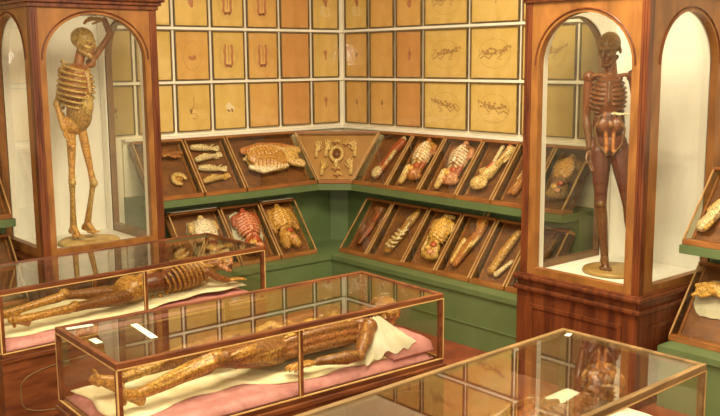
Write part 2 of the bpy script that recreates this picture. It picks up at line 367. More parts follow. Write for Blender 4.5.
def recline(bm, sx, flip, sd):
    r = random.Random(sd); f = -1 if flip else 1
    J = lambda x, z: (f*x*sx, z*sx)
    for j in range(2):
        o = .006*j
        ribbon(bm, [J(-.11, -.035+o), J(-.075, -.015), J(-.04, -.03-o), J(-.005, 0), J(.03, .012+o), J(.07, .015), J(.10, .03+o)], .005)
        ribbon(bm, [J(-.12, -.02), J(-.085, .012+o), J(-.05, -.005), J(-.01, .0)], .0045)
        ribbon(bm, [J(.07, .03), J(.05, -.01-o), J(.02, -.03), J(.055, -.037)], .0045)
    for i in range(24):
        t = r.uniform(-.09, .095); blob(bm, *J(t, .008 + .12*max(t, -.02) + r.uniform(-.016, .020)), .009*sx, .006*sx, r.random(), z=-.00012*(i+1))
    blob(bm, *J(.115, .035), .012, .014, sd)
def drawing(kind, parent, w_, h_, sd):
    def out(name, fn, mat, dz):
        bm = B(); fn(bm); o = obj(name, bm, mat, parent); o.location.y = -dz; return o
    r = random.Random(sd)
    if kind == 'oval':
        def ring(bm):
            for k in (1.0, .84):
                ribbon(bm, [(.095*k*math.cos(a*PI/16), -.005 + .135*k*math.sin(a*PI/16)) for a in range(33)], .004)
        out('oval_outline', ring, 'ink_soft', .0125)
        def org(bm):
            for e in (-1, 1): ribbon(bm, [(e*.030, .095), (e*.042, .04), (e*.034, -.02), (e*.040, -.07), (e*.015, -.105)], .026)
            ribbon(bm, [(0, .09), (.004, 0), (0, -.06)], .010); blob(bm, 0, -.09, .028, .014, sd)
        out('drawing', org, 'ink_red', .0133)
    elif kind == 'pair':
        def ring(bm): ribbon(bm, [(.088*math.cos(a*PI/16), -.005+.125*math.sin(a*PI/16)) for a in range(33)], .004)
        out('oval_outline', ring, 'ink_soft', .0125)
        def org(bm): blob(bm, -.018, -.02, .020, .020, sd); blob(bm, .022, -.018, .020, .018, sd+1); blob(bm, 0, -.035, .008, .012, sd)
        out('drawing', org, 'ink_red', .0133)
    elif kind == 'wedge':
        def org(bm): ribbon(bm, [(-.004, .045), (.0, .01)], .040); ribbon(bm, [(0, .014), (.002, -.045)], .020)
        out('drawing', org, 'ink_red', .0130)
    elif kind == 'spot':
        out('drawing', lambda bm: (blob(bm, .004, -.01, .026, .042, sd, rough=.10), blob(bm, .006, .04, .008, .03, sd+2)), 'ink_red', .0130)
    elif kind == 'tiny':
        out('drawing', lambda bm: (blob(bm, 0, 0, .013, .028, sd), blob(bm, .008, -.05, .005, .014, sd)), 'ink_brown', .0130)
    elif kind == 'squiggle':
        def org(bm):
            ribbon(bm, [(.005, .10), (-.005, .06), (.006, .03), (-.012, .0), (-.03, -.035), (-.018, -.06), (.01, -.05), (.035, -.08), (.01, -.10), (-.02, -.095)], .007)
            ribbon(bm, [(-.012, .0), (.03, -.02), (.038, .03)], .006); blob(bm, -.03, -.03, .016, .02, sd)
        out('drawing', org, 'sepia', .0130)
    elif kind == 'seed':
        out('drawing', lambda bm: blob(bm, 0, -.015, .045, .042, sd), 'ink_pale', .0125)
        out('drawing_dark', lambda bm: (blob(bm, -.014, -.04, .018, .012, sd), blob(bm, .022, -.038, .012, .018, sd)), 'ink_brown', .0133)  # pale printed shape with dark brown ink marks
    elif kind in ('recline', 'reclineb'):
        k = 1.45 if w_ > .45 else 1.0
        out('drawing', lambda bm: recline(bm, k, kind == 'reclineb', sd), 'sepia', .0130)
        def ring(bm): ribbon(bm, [(.17*math.cos(a*PI/16), -.005+.12*math.sin(a*PI/16)) for a in range(33)], .003)
        out('oval_outline', ring, 'ink_soft', .0125)
    elif kind == 'head':
        def org(bm):
            blob(bm, 0, .07, .030, .045, sd); blob(bm, .012, .02, .014, .03, sd+1)
        out('drawing', org, 'ink_red', .0130)
        def sk(bm):
            for k in range(5): ribbon(bm, [(.055*math.cos(a*PI/10+k), -.045+.045*math.sin(a*PI/8+k*.7)) for a in range(10)], .005)
        out('pencil_sketch', sk, 'ink_pale', .0125)
def picture(loc, rz, w_, h_, paper, kind, label, sd):
    e = empty('picture_frame', loc, rz); tag(e, label, 'picture', 'framed anatomical prints on the walls')
    fw = .010
    bm = B()
    for x0, x1, z0, z1 in ((-w_/2, w_/2, h_/2-fw, h_/2), (-w_/2, w_/2, -h_/2, -h_/2+fw), (-w_/2, -w_/2+fw, -h_/2+fw, h_/2-fw), (w_/2-fw, w_/2, -h_/2+fw, h_/2-fw)):
        box(bm, x0, x1, -.026, -.003, z0, z1, .003)
    obj('frame', bm, 'frame', e)
    bm = B(); box(bm, -w_/2+fw, w_/2-fw, -.012, -.004, -h_/2+fw, h_/2-fw); obj('print', bm, PAPER[paper], e)
    bm = B(); box(bm, -w_/2+fw, w_/2-fw, -.0205, -.0185, -h_/2+fw, h_/2-fw); g = obj('glass_pane', bm, 'glass_old', e)
    drawing(kind, e, w_, h_, sd)
    return e
ROWN = ('top', 'middle', 'bottom')
ORD = ('', 'first', 'second', 'third', 'fourth', 'fifth', 'sixth', 'seventh', 'eighth', 'ninth', 'tenth', 'eleventh')
DESC = dict(oval='twin red organs in an oval', pair='small red paired spots', wedge='a small red wedge', spot='a red drop', tiny='a tiny brown mark', squiggle='a wiry brown figure',
            seed='a pale and black shape', recline='a reclining brown figure', reclineb='a reclining brown figure', head='a red shape over sketches', plain='no clear drawing')
PT = 'y g o r'.split()
LW = {1: [('y', 'head'), ('y', 'wedge'), ('o', 'wedge')], 2: [('r', 'plain'), ('r', 'plain'), ('r', 'plain')], 3: [('o', 'oval'), ('o', 'oval'), ('o', 'plain')],
      4: [('y', 'oval'), ('y', 'oval'), ('g', 'seed')], 5: [('y', 'spot'), ('o', 'pair'), ('y', 'squiggle')], 6: [('g', 'plain'), ('g', 'plain'), ('g', 'plain')], 7: [('g', 'plain'), ('g', 'plain'), ('g', 'tiny')],
      10: [('g', 'plain'), ('g', 'plain'), ('g', 'plain')], 11: [('g', 'plain'), ('g', 'plain'), ('g', 'plain')]}
RW = {1: [('y', 'head'), ('o', 'tiny'), ('o', 'tiny')], 2: [('o', 'plain'), ('o', 'plain'), ('o', 'tiny')], 3: [('o', 'spot'), ('r', 'spot'), ('r', 'plain')],
      4: [('y', 'recline'), ('y', 'recline'), ('g', 'reclineb')], 5: [('g', 'tiny'), ('g', 'recline'), ('g', 'reclineb')], 6: [('g', 'plain'), ('g', 'recline'), ('g', 'plain')], 7: [('g', 'plain'), ('g', 'plain'), ('g', 'plain')]}
PITCH, PITCHW = .3686, .558
for wall, tab in (('left', LW), ('right', RW)):
    for col, rows in tab.items():
        if wall == 'left':
            hi = XW - .035 - (col-1)*PITCH; lo = hi - PITCH; cc = (lo+hi)/2; wd = PITCH
            if col == 1: wd = PITCH - .012; cc -= .004
        else:
            n1 = min(col, 3); n0 = min(col-1, 3)
            a0 = .044 + n0*PITCH + max(0, col-4)*PITCHW; a1 = .044 + n1*PITCH + max(0, col-3)*PITCHW
            cc = YW - (a0+a1)/2; wd = a1-a0
        for r_, (pp, kind) in enumerate(rows):
            z1 = ROWZ[r_]; z0 = ROWZ[r_+1] if r_ < 2 else 1.535
            h_ = (z1-z0) - .034; zc = (z1+z0)/2 - (0 if r_ < 2 else -.004)
            loc = (cc, YW, zc) if wall == 'left' else (XW, cc, zc)
            lab = 'framed print with %s, %s row, %s %s of corner' % (DESC[kind], ROWN[r_], ORD[col], wall)
            picture(loc, 0 if wall == 'left' else -PI/2, wd-.032, h_, pp, kind, lab, col*7+r_)

# ================================================================== GREEN SHELVING
def shelving(label, polys):
    e = empty('display_shelving', (0, 0, 0)); tag(e, label, 'shelving', 'green display shelving along the walls')
    for nm, pts, z0, z1, mt in polys:
        bm = B(); prism(bm, pts, z0, z1); obj(nm, bm, mt, e)
    return e
def lpoly(d, x0, y0, ch=0.0, dd=0.0):
    """L-shaped plan hugging the corner, depth d from both walls (dd: where it starts), optional chamfer"""
    a, b = XW-.001, YW-.001
    if ch: inner = [(XW-d-ch, YW-d), (XW-d, YW-d-ch)]
    else: inner = [(XW-d, YW-d)]
    return [(x0, b), (x0, YW-d)] + inner + [(XW-d, y0), (a, y0), (a, b)]
shelving('long green two-tier display shelving running around the corner', [
    ('base', lpoly(.825, 3.42, 4.045), 0, .415, 'green'), ('base_moulding', lpoly(.832, 3.42, 4.045), .175, .183, 'green'), ('base_ledge', lpoly(.84, 3.42, 4.045), .415, .455, 'green'),
    ('back_panel', lpoly(.27, 3.42, 4.045, .12), .455, .985, 'green'), ('upper_shelf', lpoly(.475, 3.42, 4.045, .215), .985, 1.042, 'green'),
    ('top_ledge', lpoly(.075, 3.42, 4.045, .02), 1.508, 1.526, 'trim'), ('backing', lpoly(.03, 3.42, 4.045), 1.042, 1.508, 'wall')])
def rect(x0, x1, y0, y1): return [(x0, y0), (x1, y0), (x1, y1), (x0, y1)]
shelving('green two-tier display shelving at the far left of the left cabinet', [
    ('base', rect(1.0, 2.33, YW-.825, YW-.001), 0, .415, 'green'), ('base_ledge', rect(1.0, 2.33, YW-.84, YW-.001), .415, .455, 'green'),
    ('back_panel', rect(1.0, 2.33, YW-.27, YW-.001), .455, .985, 'green'), ('upper_shelf', rect(1.0, 2.34, YW-.475, YW-.001), .985, 1.042, 'green'),
    ('top_ledge', rect(1.0, 2.33, YW-.075, YW-.001), 1.508, 1.526, 'trim')])
shelving('green two-tier display shelving at the right of the right cabinet', [
    ('base', rect(XW-.825, XW-.001, 1.4, 3.01), 0, .355, 'green'), ('base_ledge', rect(XW-.845, XW-.001, 1.4, 3.01), .355, .395, 'green'),
    ('back_panel', rect(XW-.27, XW-.001, 1.4, 3.01), .395, .925, 'green'), ('upper_shelf', rect(XW-.615, XW-.001, 1.4, 3.03), .945, .998, 'green'),
    ('top_ledge', rect(XW-.075, XW-.001, 1.4, 3.01), 1.508, 1.526, 'trim')])

# ================================================================== SLANTED DISPLAY CASES
def case(loc, rz, wd, f0, f1, zb, label, board='board', group='slanted glass display cases'):
    """f0=(depth, z) of the front bottom edge, f1 of the top front edge; built in a wall frame where -y points into the room"""
    e = empty('display_case', loc, rz); tag(e, label, 'display case', group)
    d0, z0 = f0; d1, z1 = f1; hw = wd/2 - .004; nx, nz = .07, .045
    bm = B(); profx(bm, [(-d0, zb), (-d0, z0), (-d0+.022, z0+.004), (-d0+.135, zb+.016), (-d0+.135, zb)], -hw, hw); obj('bottom_rail', bm, 'rail', e)
    lo = (-d0+.115, zb+.017); hi = (-d1+nx, z1-nz)
    bm = B(); profx(bm, [lo, hi, (hi[0]+.012, hi[1]-.006), (lo[0]+.012, lo[1]-.001)], -hw+.004, hw-.004); obj('back_board', bm, board, e)
    bm = B(); profx(bm, [(-d1, z1), (-d1-.012, z1-.012), (-d1+nx, z1-nz-.004), (-d1+nx+.014, z1-nz+.014), (-d1+.012, z1+.004)], -hw, hw); obj('top_rail', bm, 'rail', e)
    bm = B(); profx(bm, [(-d0+.008, z0+.004), (-d1-.006, z1-.012), (-d1-.003, z1-.010), (-d0+.011, z0+.006)], -hw+.010, hw-.010); obj('glass_pane', bm, 'glass_case', e)
    for sx in (-1, 1):
        x0, x1 = sorted((sx*hw, sx*(hw-.010)))
        bm = B(); profx(bm, [(-d0+.002, z0+.002), (-d1-.010, z1-.010), (-d1, z1-.014), (-d0+.014, z0+.002)], x0, x1); obj('edge_strip', bm, 'edge', e)
        x0, x1 = sorted((sx*(hw-.004), sx*(hw-.022)))
        bm = B(); profx(bm, [(lo[0]-.012, lo[1]+.006), (hi[0]-.012, hi[1]+.004), (hi[0], hi[1]), (lo[0], lo[1])], x0, x1); obj('fillet', bm, 'rail', e)
        x0, x1 = sorted((sx*(hw-.003), sx*(hw-.006)))
        bm = B(); profx(bm, [(-d0+.016, z0+.004), (-d1+.004, z1-.016), (-d1+nx-.004, z1-nz-.006), (-d0+.115, zb+.022)], x0, x1); obj('side_pane', bm, 'glass_case', e)
    return e, ((lo[0]+hi[0])/2, (lo[1]+hi[1])/2, math.atan2(hi[1]-lo[1], hi[0]-lo[0]), math.hypot(hi[1]-lo[1], hi[0]-lo[0]))
UP = ((.46, 1.075), (.12, 1.503), 1.044); LOW = ((.70, .490), (.37, .915), .457)
CASES = {}
def put(key, wall, a, b, tier, label, board='board', dz=0.0, dd=0.0):
    f0, f1, zb = UP if tier == 'u' else LOW
    f0 = (f0[0]+dd, f0[1]); f1 = (f1[0]+dd, f1[1])
    if dz: f0 = (f0[0], f0[1]+dz); f1 = (f1[0], f1[1]+dz); zb += dz
    c = (a+b)/2; loc = (c, YW, 0) if wall == 'l' else (XW, c, 0)
    e, fr = case(loc, 0 if wall == 'l' else -PI/2, abs(b-a), f0, f1, zb, label, board)
    CASES[key] = (Vector(loc), 0 if wall == 'l' else -PI/2, fr, abs(b-a))
put('UA', 'l', 3.45, 3.925, 'u', 'upper slanted case half hidden by the left cabinet post')
put('UB', 'l', 3.935, 4.345, 'u', 'narrow upper slanted case with four stacked pale limbs')
put('UC', 'l', 4.355, 5.12, 'u', 'wide upper slanted case with one reclining pale torso')
for k, (a, b, lab) in enumerate(((6.43, 5.975, 'upper slanted case on right run, nearest the corner, red and white specimen'), (5.965, 5.57, 'upper slanted case on right run, second from the corner'),
                                 (5.56, 5.134, 'upper slanted case on right run, third from the corner'), (5.124, 4.75, 'upper slanted case on right run, fourth from the corner'),
                                 (4.74, 4.39, 'upper slanted case just left of the right cabinet, cut by its post'), (4.38, 4.055, 'upper slanted case seen through the right cabinet glass'))):
    put('R%d' % k, 'r', a, b, 'u', lab)
for k, (a, b, lab) in enumerate(((3.62, 4.11, 'lower slanted case beside left cabinet, leftmost of the left run'), (4.12, 4.52, 'lower slanted case on left run with a red ribcage on cloth'),
                                 (4.53, 4.92, 'lower slanted case on left run nearest the corner, orange torso'))):
    put('LL%d' % k, 'l', a, b, 'l', lab)
for k, (a, b, lab) in enumerate(((6.33, 5.97, 'lower slanted case on right run, nearest the corner, dark red specimen'), (5.96, 5.511, 'lower slanted case on right run, second from the corner'),
                                 (5.501, 5.123, 'lower slanted case on right run, third from the corner'), (5.113, 4.75, 'lower slanted case on right run, fourth from the corner'),
                                 (4.74, 4.39, 'lower slanted case just left of the right cabinet base'), (4.38, 4.055, 'lower slanted case seen through the right cabinet glass'))):
    put('LR%d' % k, 'r', a, b, 'l', lab)
for key in ('LL0', 'LL2'):
    loc_, rz_, fr_, wd_ = CASES[key]; e_ = [o for o in C.objects if o.name.startswith('display_case') and (o.location - loc_).length < 1e-4 and o['label'].startswith('lower')][0]
    bm = B(); box(bm, -wd_/2+.03, wd_/2-.03, -.385, -.315, .922, .928); obj('ledge_plank', bm, 'paper', e_)  # pale plank along the top ledge of the case
put('FL0', 'l', 1.75, 2.325, 'u', 'upper slanted case at the left edge beside the left cabinet')
put('FL1', 'l', 1.75, 2.325, 'l', 'lower slanted case at the left edge beside the left cabinet')
put('FR0', 'r', 3.03, 2.45, 'u', 'upper slanted case at the right edge beside the right cabinet', dz=-.044, dd=.13)
put('FR1', 'r', 3.03, 2.45, 'l', 'lower slanted case at the right edge beside the right cabinet', dz=-.060)

# chamfered corner case
e = empty('corner_display_case', (XW, YW, 0), -PI/4); tag(e, 'slanted corner display case with an orange board of small specimens', 'display case')
def ch(dbot, dtop, zb_, zt_, off):                       # in the rotated frame: -y is out of the corner
    q = .7071; o = []
    for d, z in ((dbot, zb_), (dtop, zt_)):
        m = (.68+d)*q; hw = (.68-d)*q; o.append((hw, -m, z))
    return o
(b_hw, b_y, b_z), (t_hw, t_y, t_z) = ch(.46, .12, 1.075, 1.503, 0)
def trapez(bm, off_y, off_z, th, sh=0.0):
    hexa(bm, [(-b_hw+sh, b_y+off_y, b_z+off_z), (b_hw-sh, b_y+off_y, b_z+off_z), (b_hw-sh, b_y+off_y+th, b_z+off_z-th*.4), (-b_hw+sh, b_y+off_y+th, b_z+off_z-th*.4),
              (-t_hw+sh, t_y+off_y, t_z+off_z), (t_hw-sh, t_y+off_y, t_z+off_z), (t_hw-sh, t_y+off_y+th, t_z+off_z-th*.4), (-t_hw+sh, t_y+off_y+th, t_z+off_z-th*.4)])
bm = B(); trapez(bm, .04, -.025, .012, .012); obj('back_board', bm, 'board_orange', e)
bm = B(); trapez(bm, 0, 0, .003, .012); obj('glass_pane', bm, 'glass_case', e)
bm = B(); box(bm, -b_hw, b_hw, b_y-.004, b_y+.06, 1.044, 1.078, .004); obj('bottom_rail', bm, 'rail', e)
bm = B(); box(bm, -t_hw+.02, t_hw-.02, t_y-.004, t_y+.03, t_z-.02, t_z+.004, .003); obj('top_rail', bm, 'rail', e)
for sx in (-1, 1):
    bm = B(); p = [(sx*b_hw, b_y, b_z), (sx*(b_hw-.014), b_y, b_z), (sx*(b_hw-.014), b_y+.05, b_z-.03), (sx*b_hw, b_y+.05, b_z-.03), (sx*t_hw, t_y, t_z), (sx*(t_hw-.014), t_y, t_z), (sx*(t_hw-.014), t_y+.05, t_z-.03), (sx*t_hw, t_y+.05, t_z-.03)]
    hexa(bm, p); obj('edge_strip', bm, 'edge', e)
CASES['COR'] = (V(XW, YW, 0), -PI/4, ((b_y+t_y)/2 + .040, (b_z+t_z)/2 - .025, math.atan2(t_z-b_z, t_y-b_y), math.hypot(t_z-b_z, t_y-b_y)), 1.0)

# ================================================================== WAX SPECIMENS IN THE CASES
def on_board(o, key, u=0.0, v=0.0, n=.0):
    loc, rz, (yy, zz, th, L), wd = CASES[key]
    R = Matrix.Rotation(rz, 4, 'Z') @ Matrix.Translation((0, yy, zz)) @ Matrix.Rotation(th, 4, 'X') @ Matrix.Translation((u, v, n))
    o.matrix_world = Matrix.Translation(loc) @ R
    return o
def spec(key, label, s, cat='wax specimen', u=0, v=0, voxel=.007, name='wax_specimen', cloth=None, k=1.0, kz=1.0):
    s.scale(k, kz)
    zmin = min(p[2] for p in s.v)
    o = s.build(name, voxel=voxel, smooth=1); on_board(o, key, u, v, -zmin + .007 + (.008 if cloth else 0)); tag(o, label, cat, 'wax anatomical specimens')
    if cloth:
        w_, h_, sd, mt = cloth; r = random.Random(sd); bm = B(); seg = 28; c0 = bm.verts.new((0, 0, zmin-.001)); ring = []; ring2 = []
        for k in range(seg):
            a = 2*PI*k/seg; q = (abs(math.cos(a))**3 + abs(math.sin(a))**3)**(-1/3)*r.uniform(.90, 1.04)
            ring.append(bm.verts.new((w_*q*math.cos(a)*.6, h_*q*math.sin(a)*.6, zmin + .004*math.sin(a*5)+.003)))
            ring2.append(bm.verts.new((w_*q*math.cos(a), h_*q*math.sin(a), zmin + .004*math.sin(a*7+1)-.001)))
        for k in range(seg):
            j = (k+1) % seg; bm.faces.new((c0, ring[k], ring[j])); bm.faces.new((ring[k], ring2[k], ring2[j], ring[j]))
        bmesh.ops.solidify(bm, geom=list(bm.faces), thickness=.003)
        obj('cloth', bm, mt, o, False)
    return o
def torso(w_=.11, h_=.17, bone='pale', core='red', belly='flesh', arms=True, nk=True, ribs=8, legs=False):
    s = Sculpt(); s.ell((0, .04, 0), ((1, 0, 0), (0, 0, 1), (0, 1, 0)), (w_*.9, .045, h_*.62), core)
    s.ell((0, -h_*.62, -.005), ((1, 0, 0), (0, 0, 1), (0, 1, 0)), (w_*.78, .036, h_*.40), belly)
    for i in range(ribs):
        y = .04 + h_*.5*(1-2*i/(ribs-1)); k = math.sqrt(max(.1, 1-((y-.04)/(h_*.62))**2))
        for e in (-1, 1):
            s.chain([(e*.012, y+.006, .050*k), (e*w_*.45*k, y, .046*k), (e*w_*.8*k, y-.010, .026*k), (e*w_*.95*k, y-.022, -.01)], [.0075]*4, bone)
    s.cap((0, .04+h_*.45, .040), (0, .04-h_*.3, .052), .011, .010, bone)
    for i in range(3): s.ell((random.Random(i).uniform(-.03, .03)*w_/.11, -h_*(.45+.17*i), .020), ((1, 0, 0), (0, 1, 0), (0, 0, 1)), (w_*.35, .025, .026), ('red', 'yellow', 'pink')[i])
    s.chain([(-w_*.86, .04+h_*.40, -.005), (0, .04+h_*.50, .0), (w_*.86, .04+h_*.40, -.005)], [.026, .036, .026], core)
    s.chain([(-w_*.60, -h_*.86, -.008), (0, -h_*.90, .0), (w_*.60, -h_*.86, -.008)], [.030, .036, .030], belly)
    if not arms:
        for e in (-1, 1): s.cap((e*w_*.88, .04+h_*.40, -.005), (e*w_*1.04, .04+h_*.12, -.008), .026, .020, belly)
    if nk: s.cap((0, .04+h_*.55, 0), (0, .04+h_*.70, .005), .030, .024, belly)
    if arms:
        for e in (-1, 1): s.chain([(e*w_*.85, .04+h_*.38, 0), (e*w_*1.12, .0, 0), (e*w_*1.0, -h_*.35, .01)], [.034, .028, .022], belly)
    if legs:
        for e in (-1, 1): s.cap((e*w_*.38, -h_*.8, 0), (e*w_*.5, -h_*1.12, .01), .045, .036, belly)
    return s
def lumps(pts, cols, sd, n=14, r0=.018, r1=.034):
    """a limb or organ mass: a spine of points wrapped in muscle strands"""
    r = random.Random(sd); s = Sculpt(); pts = [Vector(p) for p in pts]
    s.chain(pts, [r.uniform(r0*1.2, r1*1.1) for _ in pts], cols[0])
    for i in range(n):
        k = r.randrange(len(pts)-1); a = pts[k].lerp(pts[k+1], r.random()); d = (pts[k+1]-pts[k]).normalized(); o = V(r.uniform(-1, 1)*r1, r.uniform(-1, 1)*r1, r.uniform(0, 1)*r1*.8)
        s.cap(a+o, a+o+d*r.uniform(.03, .08), r.uniform(.007, .014), r.uniform(.006, .012), r.choice(cols))
    return s
# upper left run
s = Sculpt(); s.chain([V(.10*math.cos(a)*.6, .05*math.sin(a)-.05, 0) for a in [k*.6 for k in range(9)]], [.017]*9, 'pale'); s.ell((0, -.05, 0), ((1, 0, 0), (0, 1, 0), (0, 0, 1)), (.04, .025, .02), 'gold')
spec('UA', 'pale ring shaped wax specimen beside the left cabinet post', s, u=.10, v=-.06)
s = lumps([(-.08, .0, 0), (-.02, .02, 0), (.06, .0, 0)], ('brown', 'flesh', 'gold'), 3); spec('UA', 'brown wax muscle lying above the pale ring specimen', s, u=.08, v=.12)
for i, (vv, lab) in enumerate(((.165, 'topmost'), (.07, 'second from top'), (-.045, 'third from top'), (-.145, 'lowest'))):
    s = Sculpt(); e_ = 1 if i % 2 else -1
    s.chain([(-.11, -.015*e_, 0), (-.03, .006, .004), (.05, .008*e_, 0)], [.026, .034, .022], 'white' if i != 3 else 'pale'); s.cap((-.08, .012, .02), (.02, .016, .022), .010, .008, 'flesh' if i == 3 else 'pale')
    hand(s, (.05, .008*e_, .0), (1, .12*e_, 0), (0, 0, 1), e_, 'white' if i != 3 else 'yellow', k=.62)
    spec('UB', 'pale wax forearm and hand, %s of four in the narrow case' % lab, s, u=-.01, v=vv, voxel=.005, name='wax_forearm')
s = Sculpt(); ribcage(s, (-.02, -.01, .0), (-1, .08, 0), (.0, -.25, 1), .095, .06, .17, bone='pale', core='gold', n=10, rr=.0085)
s.chain([(-.20, .06, 0), (-.05, .085, .0), (.10, .07, .0), (.22, .05, 0)], [.028, .034, .036, .026], 'flesh'); s.ell((.16, .0, 0), ((1, 0, 0), (0, 1, 0), (0, 0, 1)), (.08, .07, .045), 'bone')
s.chain([(.16, -.05, 0), (.235, -.075, .0)], [.036, .034], 'pale'); s.chain([(.17, .04, 0), (.245, .035, .0)], [.036, .032], 'bone'); s.chain([(.1, -.08, 0), (-.1, -.10, 0), (-.19, -.07, 0)], [.02, .03, .02], 'white')
spec('UC', 'large pale reclining wax torso with ribs, in the wide case', s, cat='wax torso', u=.0, v=0, name='wax_torso', k=1.3, kz=.9)
# corner board
items = [((0, .03), 'ring'), ((-.19, .11), 'hand'), ((-.10, .12), 'hand'), ((-.13, -.07), 'hand'), ((.17, .12), 'hand'), ((.09, .14), 'bit'), ((.14, -.06), 'hand'), ((0, -.11), 'bit'), ((-.01, .16), 'bit'), ((.02, -.17), 'bit')]
words = ['small wax ring around a dark bead at the middle of the corner board', 'tiny pale wax hand at the upper left of the corner board', 'tiny pale wax hand left of centre near the board top', 'tiny pale wax hand at the lower left of the corner board',
         'tiny pale wax hand at the upper right of the corner board', 'small wax fragment right of centre near the board top', 'tiny pale wax hand at the lower right of the corner board',
         'small wax fragment just below the central ring', 'small wax fragment just above the central ring', 'small wax fragment at the bottom edge of the corner board']
for i, ((u, v), kd) in enumerate(items):
    s = Sculpt()
    if kd == 'ring':
        s.chain([V(.042*math.cos(a), .05*math.sin(a), 0) for a in [k*PI/8 for k in range(17)]], [.013]*17, 'pale'); s.ell((0, 0, 0), ((1, 0, 0), (0, 1, 0), (0, 0, 1)), (.022, .026, .015), 'dark')
        s.chain([(0, -.055, 0), (0, -.09, 0)], [.020, .012], 'pale')
    elif kd == 'hand':
        hand(s, (0, -.04, 0), (.2*(1 if u < 0 else -1), 1, 0), (0, 0, 1), 1 if u < 0 else -1, 'pale' if i != 3 else 'bone', k=.55); s.cap((0, -.075, 0), (0, -.035, 0), .014, .013, 'pale')
    else:
        s.chain([(-.02, 0, 0), (.01, .012, 0), (.022, -.004, 0)], [.010, .013, .008], 'bone'); s.cap((-.008, -.018, 0), (.0, .0, 0), .007, .009, 'flesh')
    spec('COR', words[i], s, u=u, v=v, voxel=.005, k=1.35, kz=1.1, name='wax_hand' if kd == 'hand' else 'wax_specimen')
# right run, upper tier
s = lumps([(-.04, -.15, 0), (-.01, -.05, 0), (.02, .06, .01), (.05, .14, 0)], ('red', 'red', 'white', 'pale'), 5, n=18); s.ell((-.04, -.13, .01), ((1, 0, 0), (0, 1, 0), (0, 0, 1)), (.05, .05, .03), 'white')
spec('R0', 'red and white wax limb in the upper case nearest the corner', s, u=.03, v=.0, k=1.25)
for k, (u, bone, core, bel, sd) in {'R1': (.0, 'white', 'gold', 'flesh', 1), 'R2': (.02, 'white', 'brown', 'pink', 2)}.items():
    s = torso(.085, .16, bone, core, bel, arms=False, ribs=8); s.chain([(-.05, -.10, .02), (-.07, -.20, .01)], [.035, .025], 'pale'); s.cap((.04, -.08, .0), (.07, .06, .0), .03, .022, 'red')
    spec(k, 'wax ribcage opened over red organs, upper case %s from the corner' % ('second' if k == 'R1' else 'third'), s, u=u, v=.02, name='wax_torso', cat='wax torso', k=1.22)
s = lumps([(-.09, -.13, 0), (-.01, -.04, 0), (.05, .06, .01), (.08, .15, 0)], ('pale', 'bone', 'red', 'white'), 8, n=22, r1=.042); s.ell((-.05, -.12, .01), ((1, 0, 0), (0, 1, 0), (0, 0, 1)), (.075, .055, .035), 'pale')
s.cap((.0, .17, 0), (-.02, .02, 0), .018, .012, 'white')
spec('R3', 'pale and red wax hip in the upper case fourth from the corner', s, u=.01, v=0, k=1.2)
s = lumps([(-.03, -.14, 0), (.0, .0, 0), (.03, .13, 0)], ('flesh', 'pale', 'white'), 9, n=16); spec('R4', 'pale wax limb in the upper case cut by the right cabinet post', s, u=-.02, k=1.2)
s = torso(.10, .16, 'gold', 'gold', 'yellow', arms=False); spec('R5', 'golden wax torso seen through the right cabinet, upper tier', s, name='wax_torso', cat='wax torso', k=1.1)
# lower left run
s = torso(.10, .15, 'white', 'grey', 'pale', arms=False, ribs=9); spec('LL0', 'grey and white striped wax torso on the lower left run', s, u=.05, v=.0, name='wax_torso', cat='wax torso', cloth=(.15, .19, 3, 'sheet'), k=1.2)
s = torso(.10, .17, 'pink', 'red', 'red', arms=False); spec('LL1', 'red wax ribcage lying on a pale cloth, lower left run', s, u=.02, v=.0, name='wax_torso', cat='wax torso', cloth=(.15, .21, 5, 'cloth'), k=1.2)
s = torso(.105, .17, 'yellow', 'gold', 'gold', arms=True, legs=True); spec('LL2', 'orange wax torso with thigh stumps, lower case nearest the corner', s, u=-.01, v=.02, name='wax_torso', cat='wax torso', k=1.12)
# lower right run
s = lumps([(-.03, -.14, 0), (0, 0, 0), (.02, .13, 0)], ('dark', 'red', 'brown'), 11, n=16); spec('LR0', 'dark red wax limb in the lower case nearest the corner', s, u=.0, k=1.25)
s = lumps([(-.05, -.15, 0), (-.01, -.05, 0), (.03, .06, .01), (.06, .16, 0)], ('gold', 'white', 'pale', 'brown'), 12, n=20)
for i in range(5): s.chain([(-.07+.012*i, -.12+.03*i, .03), (-.02+.012*i, -.14+.03*i, .045), (.02+.012*i, -.13+.035*i, .03)], [.008, .009, .008], 'white')
spec('LR1', 'white ribbed wax specimen in the lower case second from the corner', s, u=.0, k=1.25)
s = torso(.09, .17, 'yellow', 'yellow', 'bone', arms=False); s.chain([(-.09, -.12, -.01), (-.09, .05, -.01), (-.03, .18, -.01), (.06, .17, -.01)], [.015]*4, 'pale')
spec('LR2', 'yellow wax torso in the lower case third from the corner', s, u=.01, v=.01, name='wax_torso', cat='wax torso', k=1.15)
s = lumps([(-.05, -.14, 0), (-.02, -.02, 0), (.03, .08, .01), (.02, .16, 0)], ('flesh', 'red', 'pale', 'yellow'), 14, n=20); s.chain([(-.08, -.13, 0), (-.06, .02, .01)], [.02, .016], 'pale')
spec('LR3', 'fleshy wax shoulder in the lower case fourth from the corner', s, u=0, k=1.3)
s = Sculpt(); s.chain([(-.05, -.15, 0), (-.01, .0, .01), (.03, .15, 0)], [.03, .034, .025], 'gold')
for i in range(9): s.cap((-.085+.009*i, -.14+.033*i, .0), (-.03+.009*i, -.135+.033*i, .02), .008, .013, 'pale')
s.cap((0, -.17, 0), (.08, -.06, 0), .02, .014, 'white')
spec('LR4', 'serrated golden wax spine in lower case beside the cabinet base', s, u=0, k=1.15)
s = lumps([(-.03, -.12, 0), (.0, .0, 0), (.03, .12, 0)], ('brown', 'gold', 'pale'), 17, n=14); spec('LR5', 'brown wax limb seen through the right cabinet, lower tier', s, k=1.2)
